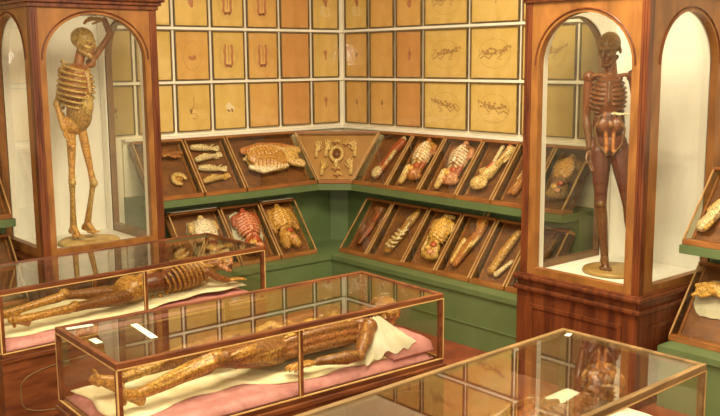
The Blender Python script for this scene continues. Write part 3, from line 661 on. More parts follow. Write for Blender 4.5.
# edges of the picture
s = lumps([(-.08, -.12, 0), (-.02, 0, 0), (.05, .1, 0)], ('white', 'pale', 'bone'), 20, n=16); spec('FR0', 'pale wax limb in the upper case at the right edge', s, u=-.13, v=-.02, k=1.2)
s = lumps([(-.10, .02, 0), (-.02, .05, .01), (.10, .03, 0)], ('yellow', 'yellow', 'gold', 'bone'), 21, n=24, r0=.03, r1=.05); spec('FR1', 'knobbly yellow wax mass on white cloth at the right edge', s, u=-.11, v=.03, cloth=(.16, .13, 9, 'cloth'))
s = lumps([(-.03, -.12, 0), (.0, .0, 0), (.03, .12, 0)], ('gold', 'flesh', 'bone'), 22, n=14); spec('FL0', 'brownish wax limb in the upper case at the left edge', s, u=0)
s = lumps([(-.03, -.12, 0), (.0, .0, 0), (.03, .12, 0)], ('bone', 'flesh', 'gold'), 23, n=14); spec('FL1', 'brownish wax limb in the lower case at the left edge', s, u=0)

# ================================================================== STANDING GLASS CABINETS
def arch_panel(bm, w_, z0, z1, hw, hz0, zs, zt, y0, y1, T=None, seg=20):
    """flat panel across x in [-w_/2, w_/2] between y0 and y1 with an arched opening half-width hw, springing at zs, crown zt"""
    arch = [(hw*math.cos(PI*(1-k/seg)), zs + (zt-zs)*math.sin(PI*k/seg)) for k in range(seg+1)]
    def P(x, y, z):
        p = Vector((x, y, z)); return T @ p if T else p
    def quad(a, b, c, d):
        bm.faces.new([bm.verts.new(P(*q)) for q in (a, b, c, d)])
    h = w_/2
    for y in (y0, y1):
        quad((-h, y, z0), (-hw, y, z0), (-hw, y, z1), (-h, y, z1)); quad((hw, y, z0), (h, y, z0), (h, y, z1), (hw, y, z1))
        quad((-hw, y, z0), (hw, y, z0), (hw, y, hz0), (-hw, y, hz0))
        for (xa, za), (xb, zb) in zip(arch, arch[1:]): quad((xa, y, za), (xb, y, zb), (xb, y, z1), (xa, y, z1))
    outl = [(-hw, hz0)] + arch + [(hw, hz0)]
    for (xa, za), (xb, zb) in zip(outl, outl[1:] + outl[:1]): quad((xa, y0, za), (xb, y0, zb), (xb, y1, zb), (xa, y1, za))
    rec = [(-h, z0), (h, z0), (h, z1), (-h, z1)]
    for (xa, za), (xb, zb) in zip(rec, rec[1:] + rec[:1]): quad((xa, y0, za), (xb, y0, zb), (xb, y1, zb), (xa, y1, za))
    bmesh.ops.remove_doubles(bm, verts=bm.verts, dist=1e-5)
    return outl
def cabinet(loc, rz, W_, D_, zf, zled, zspr, zarc, zcor, label, hole=.37, shole=.33, rail=.045):
    """origin on the floor at the middle of the front; -y is the front"""
    e = empty('display_cabinet', loc, rz); tag(e, label, 'cabinet', 'tall wooden cabinets for standing figures')
    h = W_/2; o = .022
    # base with plinth, recessed panels and mouldings
    bm = B(); box(bm, -h-.012, h+.012, -.012, D_, .10, zled-.115); box(bm, -h-o-.01, h+o+.01, -o-.01, D_, 0, .10, .006)
    obj('base', bm, 'wood', e)
    for nm, (xa, xb, ya, yb) in (('base_panel', (-h+.10, h-.10, -.022, -.012)), ):
        bm = B(); za, zb = .18, zled-.20
        for q in ((xa, xb, za, za+.03), (xa, xb, zb-.03, zb), (xa, xa+.03, za+.03, zb-.03), (xb-.03, xb, za+.03, zb-.03)): box(bm, q[0], q[1], -.020, -.0125, q[2], q[3], .003)
        obj(nm, bm, 'wood', e)
    for sx in (-1, 1):
        bm = B(); za, zb = .18, zled-.20
        for q in ((.10, D_-.10, za, za+.03), (.10, D_-.10, zb-.03, zb), (.10, .13, za+.03, zb-.03), (D_-.13, D_-.10, za+.03, zb-.03)):
            x0, x1 = sorted((sx*(h+.0125), sx*(h+.020))); box(bm, x0, x1, q[0], q[1], q[2], q[3], .003)
        obj('base_panel', bm, 'wood', e)
    bm = B(); box(bm, -h-.030, h+.030, -.034, D_, zled-.115, zled-.085, .008); box(bm, -h-.012, h+.012, -.012, D_, zled-.085, zled-.040)
    box(bm, -h-.034, h+.034, -.042, D_, zled-.040, zled-.010, .010); box(bm, -h-.018, h+.018, -.018, D_, zled-.014, zled, .005)
    obj('base_moulding', bm, 'wood', e)
    # corner posts
    ps = .055
    for sx in (-1, 1):
        for y in (0, D_-ps):
            x0, x1 = sorted((sx*h, sx*(h-ps))); bm = B(); box(bm, x0, x1, y, y+ps, zled, zcor, .004)
            for k in (.018, .037): box(bm, min(sx*(h-k-.003), sx*(h-k+.003)), max(sx*(h-k-.003), sx*(h-k+.003)), y-.004 if y == 0 else y, y+.004, zled, zcor-.03)
            obj('post', bm, 'wood', e)
    pt = .050; sw = W_-2*ps
    def arch_face(T, w_, hw, nm):
        bm = B(); outl = arch_panel(bm, w_, zled, zcor, hw, zled+rail, zspr, zarc, 0, pt, T); obj(nm, bm, 'wood_top', e)
        bm = B(); tube(bm, [T @ V(x, -.003, z) for x, z in [(x*1.07, z if z < zspr else zspr+(z-zspr)*1.07) for x, z in outl[1:-1]]], .006, 6); obj('arch_moulding', bm, 'wood', e)
        bm = B(); p = [T @ V(*q) for q in ((-w_/2+.004, pt+.003, zled+.01), (w_/2-.004, pt+.003, zled+.01), (w_/2-.004, pt+.006, zled+.01), (-w_/2+.004, pt+.006, zled+.01), (-w_/2+.004, pt+.003, zcor-.02), (w_/2-.004, pt+.003, zcor-.02), (w_/2-.004, pt+.006, zcor-.02), (-w_/2+.004, pt+.006, zcor-.02))]
        hexa(bm, p); obj('glass_pane', bm, 'glass', e)
        bm = B(); arch_panel(bm, w_-.01, zf, zcor, hw+.004, zled+.006, zspr, zarc+.004, pt+.008, pt+.018, T); obj('lining_panel', bm, 'white', e)
    arch_face(Matrix.Translation((0, .008, 0)), sw, hole, 'front_panel')
    dsw = D_-2*ps
    arch_face(Matrix.Translation((-h+.008, D_/2, 0)) @ Matrix.Rotation(-PI/2, 4, 'Z'), dsw, shole, 'side_panel')
    arch_face(Matrix.Translation((h-.008, D_/2, 0)) @ Matrix.Rotation(PI/2, 4, 'Z'), dsw, shole, 'side_panel')
    bm = B(); box(bm, -h+.04, h-.04, D_-.05, D_-.01, zf, zcor)
    for z in (zled+.75, zled+1.30): box(bm, -h+.06, h-.06, D_-.052, D_-.05, z, z+.004)
    for x in (-.25, .0, .25): box(bm, x-.001, x+.001, D_-.0515, D_-.05, zf, zcor)
    obj('back_panel', bm, 'white', e)
    bm = B(); box(bm, -h+.04, h-.04, .052, D_-.052, zf-.02, zf); obj('floor_board', bm, 'white', e)
    def ring(bm, o_, z0, z1, bev):
        th = .075
        for q in ((-h-o_, h+o_, -o_, th), (-h-o_, h+o_, D_-th, D_), (-h-o_, -h+th, th, D_-th), (h-th, h+o_, th, D_-th)): box(bm, *q, z0, z1, bev)
    bm = B(); ring(bm, .012, zcor, zcor+.030, .004); ring(bm, .030, zcor+.030, zcor+.055, .006); ring(bm, .05, zcor+.055, zcor+.12, .010); obj('cornice', bm, 'wood', e)
    bm = B(); box(bm, -h+.07, h-.07, .07, D_-.07, zcor+.034, zcor+.038); obj('added_roof_pane', bm, 'glass', e)  # unseen glass top, added so ceiling light reaches the cabinet interior
    return e
LCX, LCY = 2.835, 6.20
cabinet((LCX, LCY, 0), 0, .94, YW-LCY-.003, .80, .795, 2.18, 2.49, 2.53, 'tall arched wooden glass cabinet at left holding the figure with raised arm', .370, .30, .065)
RCX, RCY = 4.83, 3.541
cabinet((RCX, RCY, 0), -PI/2, .932, XW-RCX-.003, .72, .715, 2.12, 2.445, 2.52, 'tall arched wooden glass cabinet at right holding the dark standing figure', .352, .33)

# ------------------------------------------------------------------ standing wax figures
def view_frame(px, py):
    d = Vector((px, py, 0)).normalized(); return Vector((d.y, -d.x, 0)), -d           # image right, towards the viewer
# dark figure in the right cabinet
FR = V(5.248, 3.580, .750); ur, tw = view_frame(FR.x, FR.y)
def PR(u, z, t=0.0): return FR + ur*u*1.033 + V(0, 0, z*1.033) + tw*t
s = Sculpt()
pel = PR(-0.021, 0.823, 0); che = PR(-0.037, 1.118, .01); nec = PR(-0.030, 1.277, .0); hd = PR(-0.044, 1.428, .02)
rx = (ur*.90 - tw*.2)
s.ell(pel, (ur, tw, V(0, 0, 1)), (.115, .078, .095), 'maroon'); s.ell(PR(-0.031, 0.958, .01), (ur, tw, V(0, 0, 1)), (.104, .078, .15), 'maroon')
ribcage(s, che, (0.02, 0, 1), tw, .112, .094, .155, bone='rib', core='dark', n=9, rr=.0064)
for e_ in (-1, 1):
    s.chain([PR(-0.027 + e_*0.056, 1.003, .085), PR(-0.024 + e_*0.093, 0.920, .085), PR(-0.021 + e_*0.075, 0.823, .085), PR(-0.018 + e_*0.019, 0.751, .075)], [.008]*4, 'umber')
    s.ell(PR(-0.025 + e_*0.043, 0.939, .07), (ur, tw, V(0, 0, 1)), (.036, .024, .045), 'dark'); s.cap(PR(-0.027 + e_*0.031, 1.022, .07), PR(-0.019 + e_*0.019, 0.777, .075), .010, .010, 'flesh')
s.cap(PR(-0.009, 1.016, .09), PR(0.090, 1.014, .075), .008, .007, 'white'); s.ell(PR(-0.019, 0.945, .09), (ur, tw, V(0, 0, 1)), (.018, .012, .022), 'tan')
neck(s, PR(-0.029, 1.258, -.01), PR(-0.036, 1.365, -.005), 'brown', .038)
head(s, hd, tw*.9 - ur*.42 - V(0, 0, .22), V(0, 0, 1) - ur*.05, 1.0, 'rib', 'oak', 'umber', 'dark')
sA = PR(-0.163, 1.246, 0); sB = PR(0.106, 1.251, 0)
s.chain([PR(-0.060, 1.252, .02), PR(-0.116, 1.262, .03), sA], [.014, .013, .016], 'brown'); s.chain([PR(0.002, 1.252, .02), PR(0.057, 1.261, .03), sB], [.014, .013, .016], 'brown')
arm(s, sA, PR(-0.174, 0.996, -.02), PR(-0.148, 0.795, .02), 'dark', 'rib', 'umber', .9); hand(s, PR(-0.146, 0.782, .02), V(0, 0, -1) + ur*.25, ur*.5 + tw*.5, 1, 'rib', 1.0, .5)
arm(s, sB, PR(0.158, 1.017, -.02), PR(0.178, 0.813, .02), 'dark', 'rib', 'umber', .9); hand(s, PR(0.178, 0.800, .02), V(0, 0, -1) - ur*.1, -ur*.5 + tw*.5, -1, 'rib', 1.0, .5)
leg(s, PR(-0.079, 0.776, 0), PR(-0.064, 0.429, .02), PR(-0.029, 0.062, -.02), PR(-0.015, 0.006, .11), (0, 0, 1), tw, 'maroon', 'rib', 'umber', .95, 'rib', .9)
leg(s, PR(0.043, 0.779, 0), PR(0.106, 0.434, .03), PR(0.157, 0.072, -.04), PR(0.190, 0.017, .09), (0, 0, 1), tw*.9 + ur*.3, 'maroon', 'rib', 'umber', .95, 'rib', .9)
o = s.build('standing_figure', .0055, 1); tag(o, 'dark red flayed standing figure with lowered arms, on a round disc, right cabinet', 'wax figure')
bm = B(); cdisc = PR(0.033, 0.012, 0) ; lathe(bm, [(.165, .002), (.205, .002), (.212, .012), (.205, .028), (.16, .030)], 40, (cdisc.x, cdisc.y, .720))
tag(obj('figure_plinth', bm, 'bronze', None, True), 'dark round disc under the feet of the right cabinet figure', 'plinth')

# yellow skeleton-like figure in the left cabinet
FL = V(2.80, 6.60, .845); ul, tl = view_frame(FL.x, FL.y)
def PL(u, z, t=0.0): return FL + ul*u + V(0, 0, z) + tl*t
s = Sculpt(); side = (ul*.8 + tl*.6)                      # the body is turned three-quarters to the right of the picture
s.ell(PL(-0.004, 0.861, 0), (ul, tl, V(0, 0, 1)), (.090, .075, .080), 'gold'); s.ell(PL(0.046, 0.950, .01), (ul, tl, V(0, 0, 1)), (.094, .085, .150), 'ochre'); s.ell(PL(0.096, 1.000, .04), (ul, tl, V(0, 0, 1)), (.055, .07, .10), 'straw')
ribcage(s, PL(0.034, 1.135, 0), ul*.06 + V(0, 0, 1), side, .142, .124, .180, bone='straw', core='brown', n=8, rr=.0092)
neck(s, PL(0.054, 1.273, 0), PL(0.082, 1.403, 0), 'brown', .034); head(s, PL(0.103, 1.461, 0), ul*.85 + tl*.55 - V(0, 0, .10), V(0, 0, 1), 1.02, 'ochre', 'straw', 'brown', 'brown')
shA = PL(-0.056, 1.252, .02); shB = PL(0.148, 1.308, -.06)
s.chain([PL(0.067, 1.258, .05), PL(0.005, 1.277, .05), PL(-0.069, 1.274, .02)], [.013, .012, .014], 'bone'); s.chain([PL(0.096, 1.265, .0), shB], [.014, .014], 'brown')
arm(s, shA, PL(-0.108, 1.011, .02), PL(-0.072, 0.834, .05), 'ochre', 'gold', 'bone', .50); hand(s, PL(-0.068, 0.819, .05), ul*.35 - V(0, 0, 1), ul + tl*.3, 1, 'gold', .95, .5)
arm(s, shB, PL(0.298, 1.520, -.05), PL(0.260, 1.625, -.04), 'brown', 'brown', 'brown', .62); hand(s, PL(0.253, 1.628, -.04), -ul + V(0, 0, .05), V(0, 0, -1) + tl*.3, -1, 'gold', .95, .7)
leg(s, PL(-0.020, 0.817, 0), PL(-0.034, 0.428, .03), PL(-0.042, 0.086, .0), PL(0.006, 0.027, .09), (0, 0, 1), ul*.3 + tl*.9, 'gold', 'ochre', 'straw', .85, 'gold', .46)
leg(s, PL(0.058, 0.815, 0), PL(0.117, 0.421, .03), PL(0.061, 0.103, -.03), PL(0.127, 0.044, .05), (0, 0, 1), ul*.5 + tl*.8, 'gold', 'ochre', 'straw', .85, 'gold', .44)
o = s.build('standing_figure', .0055, 1); tag(o, 'yellow bony standing figure with one arm bent over its head, left cabinet', 'wax figure')
bm = B(); cp = PL(0.067, 0.017, 0); lathe(bm, [(.18, .0015), (.222, .0015), (.228, .02), (.21, .034), (.15, .042), (.06, .043)], 40, (cp.x, cp.y, .80), 1.0, 1.0)
for v in bm.verts:
    if v.co.z > .81: v.co.z += .004*math.sin(v.co.x*40)*math.cos(v.co.y*37)
tag(obj('figure_plinth', bm, 'plinth', None, True), 'uneven pale round plinth under the left cabinet figure', 'plinth')

# ================================================================== GLASS COFFINS
ZC, ZB, CW = .878, .496, .733
def coffin(x0, y0, a, L, label, wood, mx=None):
    ca, sa = math.cos(a), math.sin(a)
    cx = x0 - .5*L*ca + .5*CW*sa; cy = y0 - .5*L*sa - .5*CW*ca
    e = empty('glass_coffin', (cx, cy, 0), a); tag(e, label, 'glass coffin', 'glass coffins with reclining wax figures')
    hx, hy = L/2, CW/2; r = .026
    bm = B(); box(bm, -hx-.004, hx+.004, -hy-.004, hy+.004, .06, ZB-.045, .006); box(bm, -hx+.03, hx-.03, -hy+.03, hy-.03, 0, .06)
    obj('base', bm, wood, e)
    bm = B()
    for sy in (-1, 1):                                       # inlaid oval band on each long side
        y = sy*(hy+.0045)
        tube(bm, [((hx-.09)*math.copysign(abs(math.cos(t))**.5, math.cos(t)), y, .24 + .15*math.copysign(abs(math.sin(t))**.5, math.sin(t))) for t in [2*PI*k/48 for k in range(49)]], .004, 5)
    obj('inlay', bm, 'frame', e)
    bm = B(); box(bm, -hx-.016, hx+.016, -hy-.016, hy+.016, ZB-.045, ZB-.018, .006); box(bm, -hx, hx, -hy, hy, ZB-.018, ZB+.006, .003); obj('base_moulding', bm, wood, e)
    bm = B()
    for x0_, x1_, y0_, y1_ in ((-hx, hx, -hy, -hy+r), (-hx, hx, hy-r, hy), (-hx, -hx+r, -hy+r, hy-r), (hx-r, hx, -hy+r, hy-r)):
        box(bm, x0_, x1_, y0_, y1_, ZC-.030, ZC, .004)
    obj('top_frame', bm, wood, e)
    bm = B(); q = .005
    for x0_, x1_, y0_, y1_ in ((-hx+.003, hx-.003, -hy-.003, -hy+q), (-hx+.003, hx-.003, hy-q, hy+.003), (-hx-.003, -hx+q, -hy+q, hy-q), (hx-q, hx+.003, -hy+q, hy-q)):
        box(bm, x0_, x1_, y0_, y1_, ZC-.0315, ZC-.026); box(bm, x0_, x1_, y0_, y1_, ZB+.006, ZB+.012)
    obj('gilt_bead', bm, 'brass', e)
    for sx in (-1, 1):
        for sy in (-1, 1):
            xa, xb = sorted((sx*hx, sx*(hx-r))); ya, yb = sorted((sy*hy, sy*(hy-r))); bm = B(); box(bm, xa, xb, ya, yb, ZB+.006, ZC-.030, .003); p = obj('post', bm, wood, e)
            bm = B(); box(bm, xa-.0015 if sx < 0 else xb-.006, xa+.006 if sx < 0 else xb+.0015, ya-.0015 if sy < 0 else yb-.006, ya+.006 if sy < 0 else yb+.0015, ZB+.012, ZC-.0315); obj('bead', bm, 'brass', p)
    if mx is not None:
        for sy in (-1, 1):
            ya, yb = sorted((sy*hy, sy*(hy-.016))); bm = B(); box(bm, mx-.012, mx+.012, ya, yb, ZB+.006, ZC-.030, .003); p = obj('muntin', bm, wood, e)
            bm = B(); yy = sorted((sy*(hy+.0015), sy*(hy-.004))); box(bm, mx-.013, mx-.007, yy[0], yy[1], ZB+.012, ZC-.0315); obj('bead', bm, 'brass', p)
    g = .008
    def pane(x0_, x1_, y0_, y1_, z0_, z1_):
        bm = B(); box(bm, x0_, x1_, y0_, y1_, z0_, z1_); obj('glass_pane', bm, 'glass_coffin' if z1_-z0_ < .01 else 'glass_side', e)
    pane(-hx+r, hx-r, -hy+r, hy-r, ZC-.010, ZC-.006)
    pane(-hx+r, hx-r, -hy+g, -hy+g+.003, ZB+.006, ZC-.030); pane(-hx+r, hx-r, hy-g-.003, hy-g, ZB+.006, ZC-.030)
    pane(-hx+g, -hx+g+.003, -hy+r, hy-r, ZB+.006, ZC-.030); pane(hx-g-.003, hx-g, -hy+r, hy-r, ZB+.006, ZC-.030)
    return Matrix.Translation((cx, cy, 0)) @ Matrix.Rotation(a, 4, 'Z'), hx, hy
F1, hx1, hy1 = coffin(3.545, 5.985, .0298, 1.865, 'glass topped wooden coffin at far left, before the left cabinet', 'wood_case', .0)
F2, hx2, hy2 = coffin(3.580, 4.215, -.040, 1.915, 'glass topped wooden coffin in the middle with a drapery over its pillow', 'wood_case', .0)
F3, hx3, hy3 = coffin(3.506, 2.635, .025, 1.90, 'glass topped coffin nearest the viewer, at lower right with olive frame', 'wood_olive')

def soft_slab(name, x0, x1, y0, y1, z0, z1, mat, F, label, cat, amp=.006, nx=50, ny=20, rag=0.0, sd=1, ztop=None, edge=.25, group=None, front=None):
    """a cushion or sheet: a closed grid with a rounded rim and creases"""
    r = random.Random(sd); ph = [r.uniform(0, 6.3) for _ in range(8)]; bm = B(); top = []; bot = []
    for j in range(ny+1):
        rt = []; rb = []
        for i in range(nx+1):
            a, b = i/nx, j/ny; xs = x0 + (x1-x0)*a; ys = y0 + (y1-y0)*b
            if front: ys += front(xs)*(1-b)
            if rag:
                ys += rag*(2*b-1)*(.6*math.sin(xs*9+ph[0]) + .5*math.sin(xs*23+ph[1]))*abs(2*b-1); xs += rag*(2*a-1)*(.7*math.sin(ys*17+ph[2]))*abs(2*a-1)**3
            rim = min(1, min(a, 1-a)*(x1-x0)/((z1-z0)*1.2+1e-6), min(b, 1-b)*(y1-y0)/((z1-z0)*1.2+1e-6)); rim = math.sqrt(max(0, 1-(1-rim)**2))
            wv = amp*(math.sin(xs*31+ys*11+ph[3]) + .7*math.sin(ys*47-xs*13+ph[4]) + .6*math.sin(xs*63+ys*37+ph[5]))*.5
            zt = (ztop(xs, ys) if ztop else 0)
            rt.append(bm.verts.new((xs, ys, z0 + zt + (z1-z0)*(edge + (1-edge)*rim) + wv*rim))); rb.append(bm.verts.new((xs, ys, z0 + zt + (0 if not ztop else wv*rim))))
        top.append(rt); bot.append(rb)
    for j in range(ny):
        for i in range(nx):
            bm.faces.new((top[j][i], top[j][i+1], top[j+1][i+1], top[j+1][i])); bm.faces.new((bot[j][i], bot[j+1][i], bot[j+1][i+1], bot[j][i+1]))
    for i in range(nx):
        bm.faces.new((top[0][i+1], top[0][i], bot[0][i], bot[0][i+1])); bm.faces.new((top[ny][i], top[ny][i+1], bot[ny][i+1], bot[ny][i]))
    for j in range(ny):
        bm.faces.new((top[j][0], top[j+1][0], bot[j+1][0], bot[j][0])); bm.faces.new((top[j+1][nx], top[j][nx], bot[j][nx], bot[j+1][nx]))
    o = obj(name, bm, mat, None, True); o.matrix_world = F; tag(o, label, cat, group); return o
ZM = ZB + .008
# --- middle coffin
soft_slab('mattress', -hx2+.03, hx2-.05, -hy2+.025, hy2-.025, ZM, ZM+.045, 'pink', F2, 'pink silk mattress in the middle coffin', 'mattress', .004)
soft_slab('sheet', -hx2+.06, .64, -hy2+.09, hy2-.05, ZM+.047, ZM+.062, 'sheet', F2, 'crumpled ivory sheet under the body in the middle coffin', 'sheet', .006, 90, 34, .022, 3, front=lambda x: .13*max(0, min(1, (.05-x)/.25))*max(0, min(1, (x+.85)/.25)))
o = soft_slab('pillow', .63, hx2-.032, -hy2+.035, hy2-.06, ZM+.047, ZM+.145, 'pink', F2, 'pink pillow with a white tassel in the middle coffin', 'pillow', .004, 26, 30, 0, 4, edge=.1)
bm = B(); lathe(bm, [(.004, 0), (.014, .008), (.018, .03), (.012, .045)], 10, (hx2-.055, hy2-.09, ZM+.105)); obj('tassel', bm, 'cloth', o, True)
# --- far coffin
soft_slab('mattress', -hx1+.03, hx1-.05, -hy1+.025, hy1-.025, ZM, ZM+.055, 'pink', F1, 'pink mattress in the far left coffin', 'mattress', .004, sd=7)
soft_slab('sheet', -hx1+.06, hx1-.10, -hy1+.11, hy1-.05, ZM+.057, ZM+.075, 'sheet', F1, 'ivory sheet under the ribbed body in the far left coffin', 'sheet', .006, 90, 34, .022, 8, ztop=lambda x, y: .032*max(0, min(1, (x+.05)/.55)))
# --- near coffin
soft_slab('mattress', -hx3+.03, hx3-.05, -hy3+.025, hy3-.025, ZM, ZM+.045, 'pink', F3, 'mattress in the coffin nearest the viewer', 'mattress', .004, sd=11)
soft_slab('sheet', -hx3+.06, hx3-.08, -hy3+.05, hy3-.05, ZM+.047, ZM+.062, 'sheet', F3, 'ivory sheet in the coffin nearest the viewer', 'sheet', .006, 90, 34, .02, 12)
soft_slab('pillow', .56, hx3-.06, -hy3+.06, hy3-.06, ZM+.064, ZM+.125, 'cloth', F3, 'white pillow under the curly head in the nearest coffin', 'pillow', .005, 26, 30, 0, 13, edge=.1)

# --- body in the middle coffin (head at +x, viewer at -y), lying on its back
def lying(F, build, label):
    s = Sculpt(); build(s); o = s.build('reclining_figure', .0065, 1); o.matrix_world = F; return tag(o, label, 'wax figure')
zl = ZM + .062
def body_mid(s):
    up = V(0, 0, 1); z = zl + .012; r = random.Random(2); ax3 = ((1, 0, 0), (0, 1, 0), (0, 0, 1))
    s.ell((.10, .02, z+.085), ((0, 1, 0), up, (1, 0, 0)), (.150, .080, .13), 'tan'); s.ell((.26, .015, z+.085), ((0, 1, 0), up, (1, 0, 0)), (.130, .078, .17), 'brown')
    s.ell((.45, .005, z+.085), ((0, 1, 0), up, (1, 0, 0)), (.150, .085, .17), 'brown')
    for e_ in (-1, 1):                                        # folded-back flanks round the opened trunk
        for q in range(3): s.chain([(.04, e_*(.105+.012*q), z+.125-.03*q), (.20, e_*(.125+.012*q), z+.150-.035*q), (.36, e_*(.135+.012*q), z+.160-.038*q), (.50, e_*(.130+.010*q), z+.150-.035*q), (.58, e_*.09, z+.13)], [.022, .026, .026, .024, .018], ('tan', 'brown', 'tan')[q])
        s.strands(V(.06, e_*.125, z+.10), V(.54, e_*.13, z+.11), .045, ('gold', 'brown', 'tan'), 14, 21+e_, .009)
    for q in range(46):                                       # coils and organs
        c0 = V(r.uniform(.08, .54), r.uniform(-.095, .10), z+.165+r.uniform(-.012, .012)); an = r.uniform(0, 6.28); R_ = r.uniform(.018, .036)
        s.chain([c0 + V(R_*math.cos(an+t), R_*math.sin(an+t), .006*math.sin(t*2)) for t in (0, .7, 1.4, 2.1, 2.8)], [.010]*5, r.choice(('yellow', 'bone', 'gold', 'tan', 'dark', 'gold', 'yellow')))
    s.ell((.40, .02, z+.185), ((1, .3, 0), (-.3, 1, 0), up), (.05, .036, .026), 'dark'); s.ell((.30, -.03, z+.18), ((1, -.2, 0), (.2, 1, 0), up), (.06, .03, .024), 'yellow')
    s.chain([(.10, -.06, z+.17), (.05, -.02, z+.20), (-.02, .0, z+.185)], [.03, .034, .022], 'bone')
    neck(s, V(.60, -.01, z+.09), V(.70, -.04, z+.115), 'tan', .045)
    head(s, V(.765, -.055, z+.158), V(-.30, -.15, 1), V(1, -.2, .3), .98, 'tan', 'gold')
    for i in range(50):
        d = V(r.gauss(.5, .6), r.gauss(0, 1), r.gauss(.1, .7)).normalized(); p = V(.78, -.055, z+.158) + V(d.x*.085, d.y*.082, d.z*.078); s.ell(p, ax3, (.018, .018, .018), r.choice(('brown', 'gold', 'tan')))
    sh, el, wr = V(.585, -.170, z+.135), V(.405, -.312, z+.042), V(.165, -.262, z+.046)
    arm(s, sh, el, wr, 'tan', 'tan', 'gold', 1.15); s.strands(sh, el, .040, ('gold', 'yellow', 'brown'), 14, 3); s.strands(el, wr, .030, ('gold', 'yellow', 'tan'), 12, 4)
    hand(s, wr + V(-.01, .002, 0), (-1, .12, 0), (0, 0, -1), -1, 'gold', 1.0, .3)
    sh, el, wr = V(.585, .165, z+.115), V(.36, .27, z+.05), V(.12, .26, z+.05)
    arm(s, sh, el, wr, 'tan', 'tan', 'gold', 1.1); hand(s, wr, (-1, 0, 0), (0, 0, -1), 1, 'gold', 1.0, .3)
    h1, k1, a1, t1 = V(.02, -.080, z+.090), V(-.355, -.150, z+.140), V(-.785, -.170, z+.066), V(-.860, -.215, z+.140)
    h2, k2, a2, t2 = V(.02, .100, z+.090), V(-.400, .085, z+.125), V(-.795, .075, z+.066), V(-.870, .100, z+.140)
    leg(s, h1, k1, a1, t1, (-1, -.1, 0), V(0, -.2, 1), 'tan', 'gold', 'yellow', 1.0, 'gold', 1.05)
    leg(s, h2, k2, a2, t2, (-1, .1, 0), V(0, .2, 1), 'tan', 'tan', 'gold', 1.0, 'gold', 1.05)
    for (h, k, a, q) in ((h1, k1, a1, 7), (h2, k2, a2, 9)):
        s.strands(h, k, .076, ('gold', 'yellow', 'tan', 'brown', 'bone'), 26, q, .010); s.strands(k, a, .044, ('gold', 'yellow', 'brown', 'bone'), 20, q+1, .008)
lying(F2, body_mid, 'flayed reclining body with opened belly in the middle coffin')
def body_far(s):
    up = V(0, 0, 1); z = zl + .022
    s.ell((.02, -0.12, z+.10), ((0, 1, 0), up, (1, 0, 0)), (.12, .09, .11), 'gold'); s.ell((.18, -0.12, z+.115), ((0, 1, 0), up, (1, 0, 0)), (.085, .07, .15), 'dark')
    ribcage(s, V(.40, -0.12, z+.135), (1, 0, .12), up, .125, .105, .20, 'gold', 'dark', 10, .0085)
    s.chain([(.60, -0.20, z+.170), (.45, -0.16, z+.222), (.2, -0.13, z+.200), (.05, -0.13, z+.170)], [.013, .014, .012, .012], 'gold')
    neck(s, V(.58, -0.12, z+.16), V(.68, -0.14, z+.170), 'brown', .035); head(s, V(.735, -0.15, z+.180), V(.25, -.9, .25), V(.5, 0, 1), .80, 'pink', 'gold')
    s.chain([(.55, -.22, z+.15), (.61, -.255, z+.10), (.685, -.265, z+.070)], [.03, .026, .02], 'brown'); hand(s, V(.69, -.265, z+.068), (1, -.05, 0), (0, 0, -1), 1, 'gold', .9, .3)
    s.chain([(.60, 0.02, z+.15), (.45, 0.10, z+.09), (.22, 0.12, z+.08)], [.03, .026, .02], 'brown'); hand(s, V(.21, 0.12, z+.08), (-1, 0, 0), (0, 0, -1), 1, 'gold', .9, .3)
    leg(s, (-.05, -0.19, z+.07), (-.42, -0.23, z+.075), (-.76, -0.27, z+.076), (-.82, -0.30, z+.12), (-1, 0, 0), V(0, -.3, 1), 'tan', 'gold', 'gold', .9, 'gold', .62)
    leg(s, (-.05, -0.04, z+.07), (-.40, -0.05, z+.115), (-.75, -0.07, z+.076), (-.82, -0.07, z+.12), (-1, 0, 0), V(0, .1, 1), 'tan', 'gold', 'gold', .9, 'gold', .62)
lying(F1, body_far, 'brown ribbed reclining body in the far left coffin')
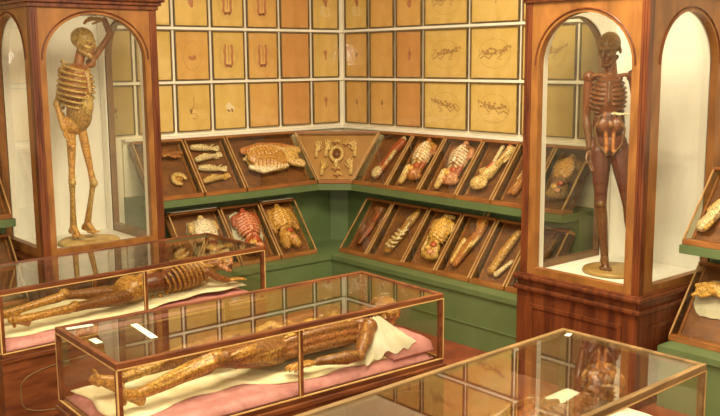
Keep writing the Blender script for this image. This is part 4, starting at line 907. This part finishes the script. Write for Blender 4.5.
def body_near(s):
    up = V(0, 0, 1); z = zl + .012; r = random.Random(5)
    s.ell((-.05, .02, z+.08), ((0, 1, 0), up, (1, 0, 0)), (.14, .08, .13), 'tan'); s.ell((.14, .02, z+.075), ((0, 1, 0), up, (1, 0, 0)), (.12, .07, .16), 'tan')
    ribcage(s, V(.33, .02, z+.09), (1, 0, 0), up, .145, .09, .165, 'tan', 'brown', 8, .008)
    neck(s, V(.50, .03, z+.07), V(.68, .03, z+.10), 'tan', .045); head(s, V(.785, .035, z+.145), V(-.45, -.35, .8), V(.9, .1, .45), .98, 'tan', 'brown')
    for i in range(60):
        d = V(r.gauss(.6, .7), r.gauss(.1, .8), r.gauss(.2, .8)).normalized(); p = V(.80, .04, z+.145) + V(d.x*.075, d.y*.08, d.z*.075); s.ell(p, (V(1, 0, 0), V(0, 1, 0), up), (.022, .022, .022), r.choice(('brown', 'tan', 'gold')))
    arm(s, V(.47, -.14, z+.09), V(.25, -.22, z+.045), V(.02, -.22, z+.035), 'tan', 'tan', 'gold', 1.1); hand(s, V(.01, -.22, z+.035), (-1, 0, 0), (0, 0, -1), -1, 'tan', 1, .3)
    arm(s, V(.47, .18, z+.09), V(.25, .24, z+.045), V(.02, .23, z+.035), 'tan', 'tan', 'gold', 1.1); hand(s, V(.01, .23, z+.035), (-1, 0, 0), (0, 0, -1), 1, 'tan', 1, .3)
    leg(s, (-.12, -.07, z+.08), (-.47, -.11, z+.08), (-.80, -.12, z+.076), (-.85, -.13, z+.14), (-1, 0, 0), V(0, 0, 1), 'tan', 'tan', 'gold', 1, 'tan', 1.05)
    leg(s, (-.12, .10, z+.08), (-.47, .12, z+.08), (-.80, .12, z+.076), (-.85, .13, z+.14), (-1, 0, 0), V(0, 0, 1), 'tan', 'tan', 'gold', 1, 'tan', 1.05)
lying(F3, body_near, 'reclining body with curly red hair in the coffin nearest the viewer')

# drapery over the pillow of the middle coffin
bm = B(); rows = []
n1_, n2_ = 26, 22
for i in range(n1_+1):
    t = i/n1_; row = []
    for j in range(n2_+1):
        q = j/n2_-.5; a_ = V(.665, -.135, zl+.175); wd = .10 + .30*t
        x = .632 + (q+.03)*wd*(.95) - .03*t; y = -.140 - .185*t - .012*math.sin(q*9)*t ; z = zl + .165*(1-t)**1.25 + .020 + (.050 if x > .585 else max(0, .05-(.585-x)*.8))*min(1, t*1.5)*(1-.5*t) + .010*math.sin(q*24+t*3)*(.25+t) - .012*t
        rim = max(0, min(1, (x-.63)/.118, (y+hy2-.035)/.118)); z = max(z, ZM+.047 + .098*(.1+.9*math.sqrt(1-(1-rim)**2)) + .012 if x > .62 else z)
        row.append(bm.verts.new((x, y, z)))
    rows.append(row)
for a, b in zip(rows, rows[1:]):
    for k in range(n2_): bm.faces.new((a[k], a[k+1], b[k+1], b[k]))
bmesh.ops.solidify(bm, geom=list(bm.faces), thickness=.004)
o = obj('drapery', bm, 'cloth', None, True); o.matrix_world = F2; tag(o, 'white linen cloth hanging from the head over the pink pillow', 'cloth')

# small paper labels on the coffin glass
def paper(F, x, y, lx, ly, rz, label):
    bm = B(); box(bm, -lx/2, lx/2, -ly/2, ly/2, 0, .0015); o = obj('paper_label', bm, 'paper'); tag(o, label, 'label', 'paper labels on the coffin glass')
    o.matrix_world = F @ Matrix.Translation((x, y, ZC-.0055)) @ Matrix.Rotation(rz, 4, 'Z')
paper(F2, -.855, .305, .13, .035, -.1, 'thin white paper strip at the back left corner of the middle coffin')
paper(F2, -.885, .03, .035, .085, 0, 'small white paper tag near the left rail of the middle coffin')
paper(F2, -.64, .04, .035, .28, -.08, 'long white paper strip lying across the middle coffin glass')
paper(F3, .885, .29, .045, .025, .3, 'tiny white tag at the far corner of the nearest coffin glass')
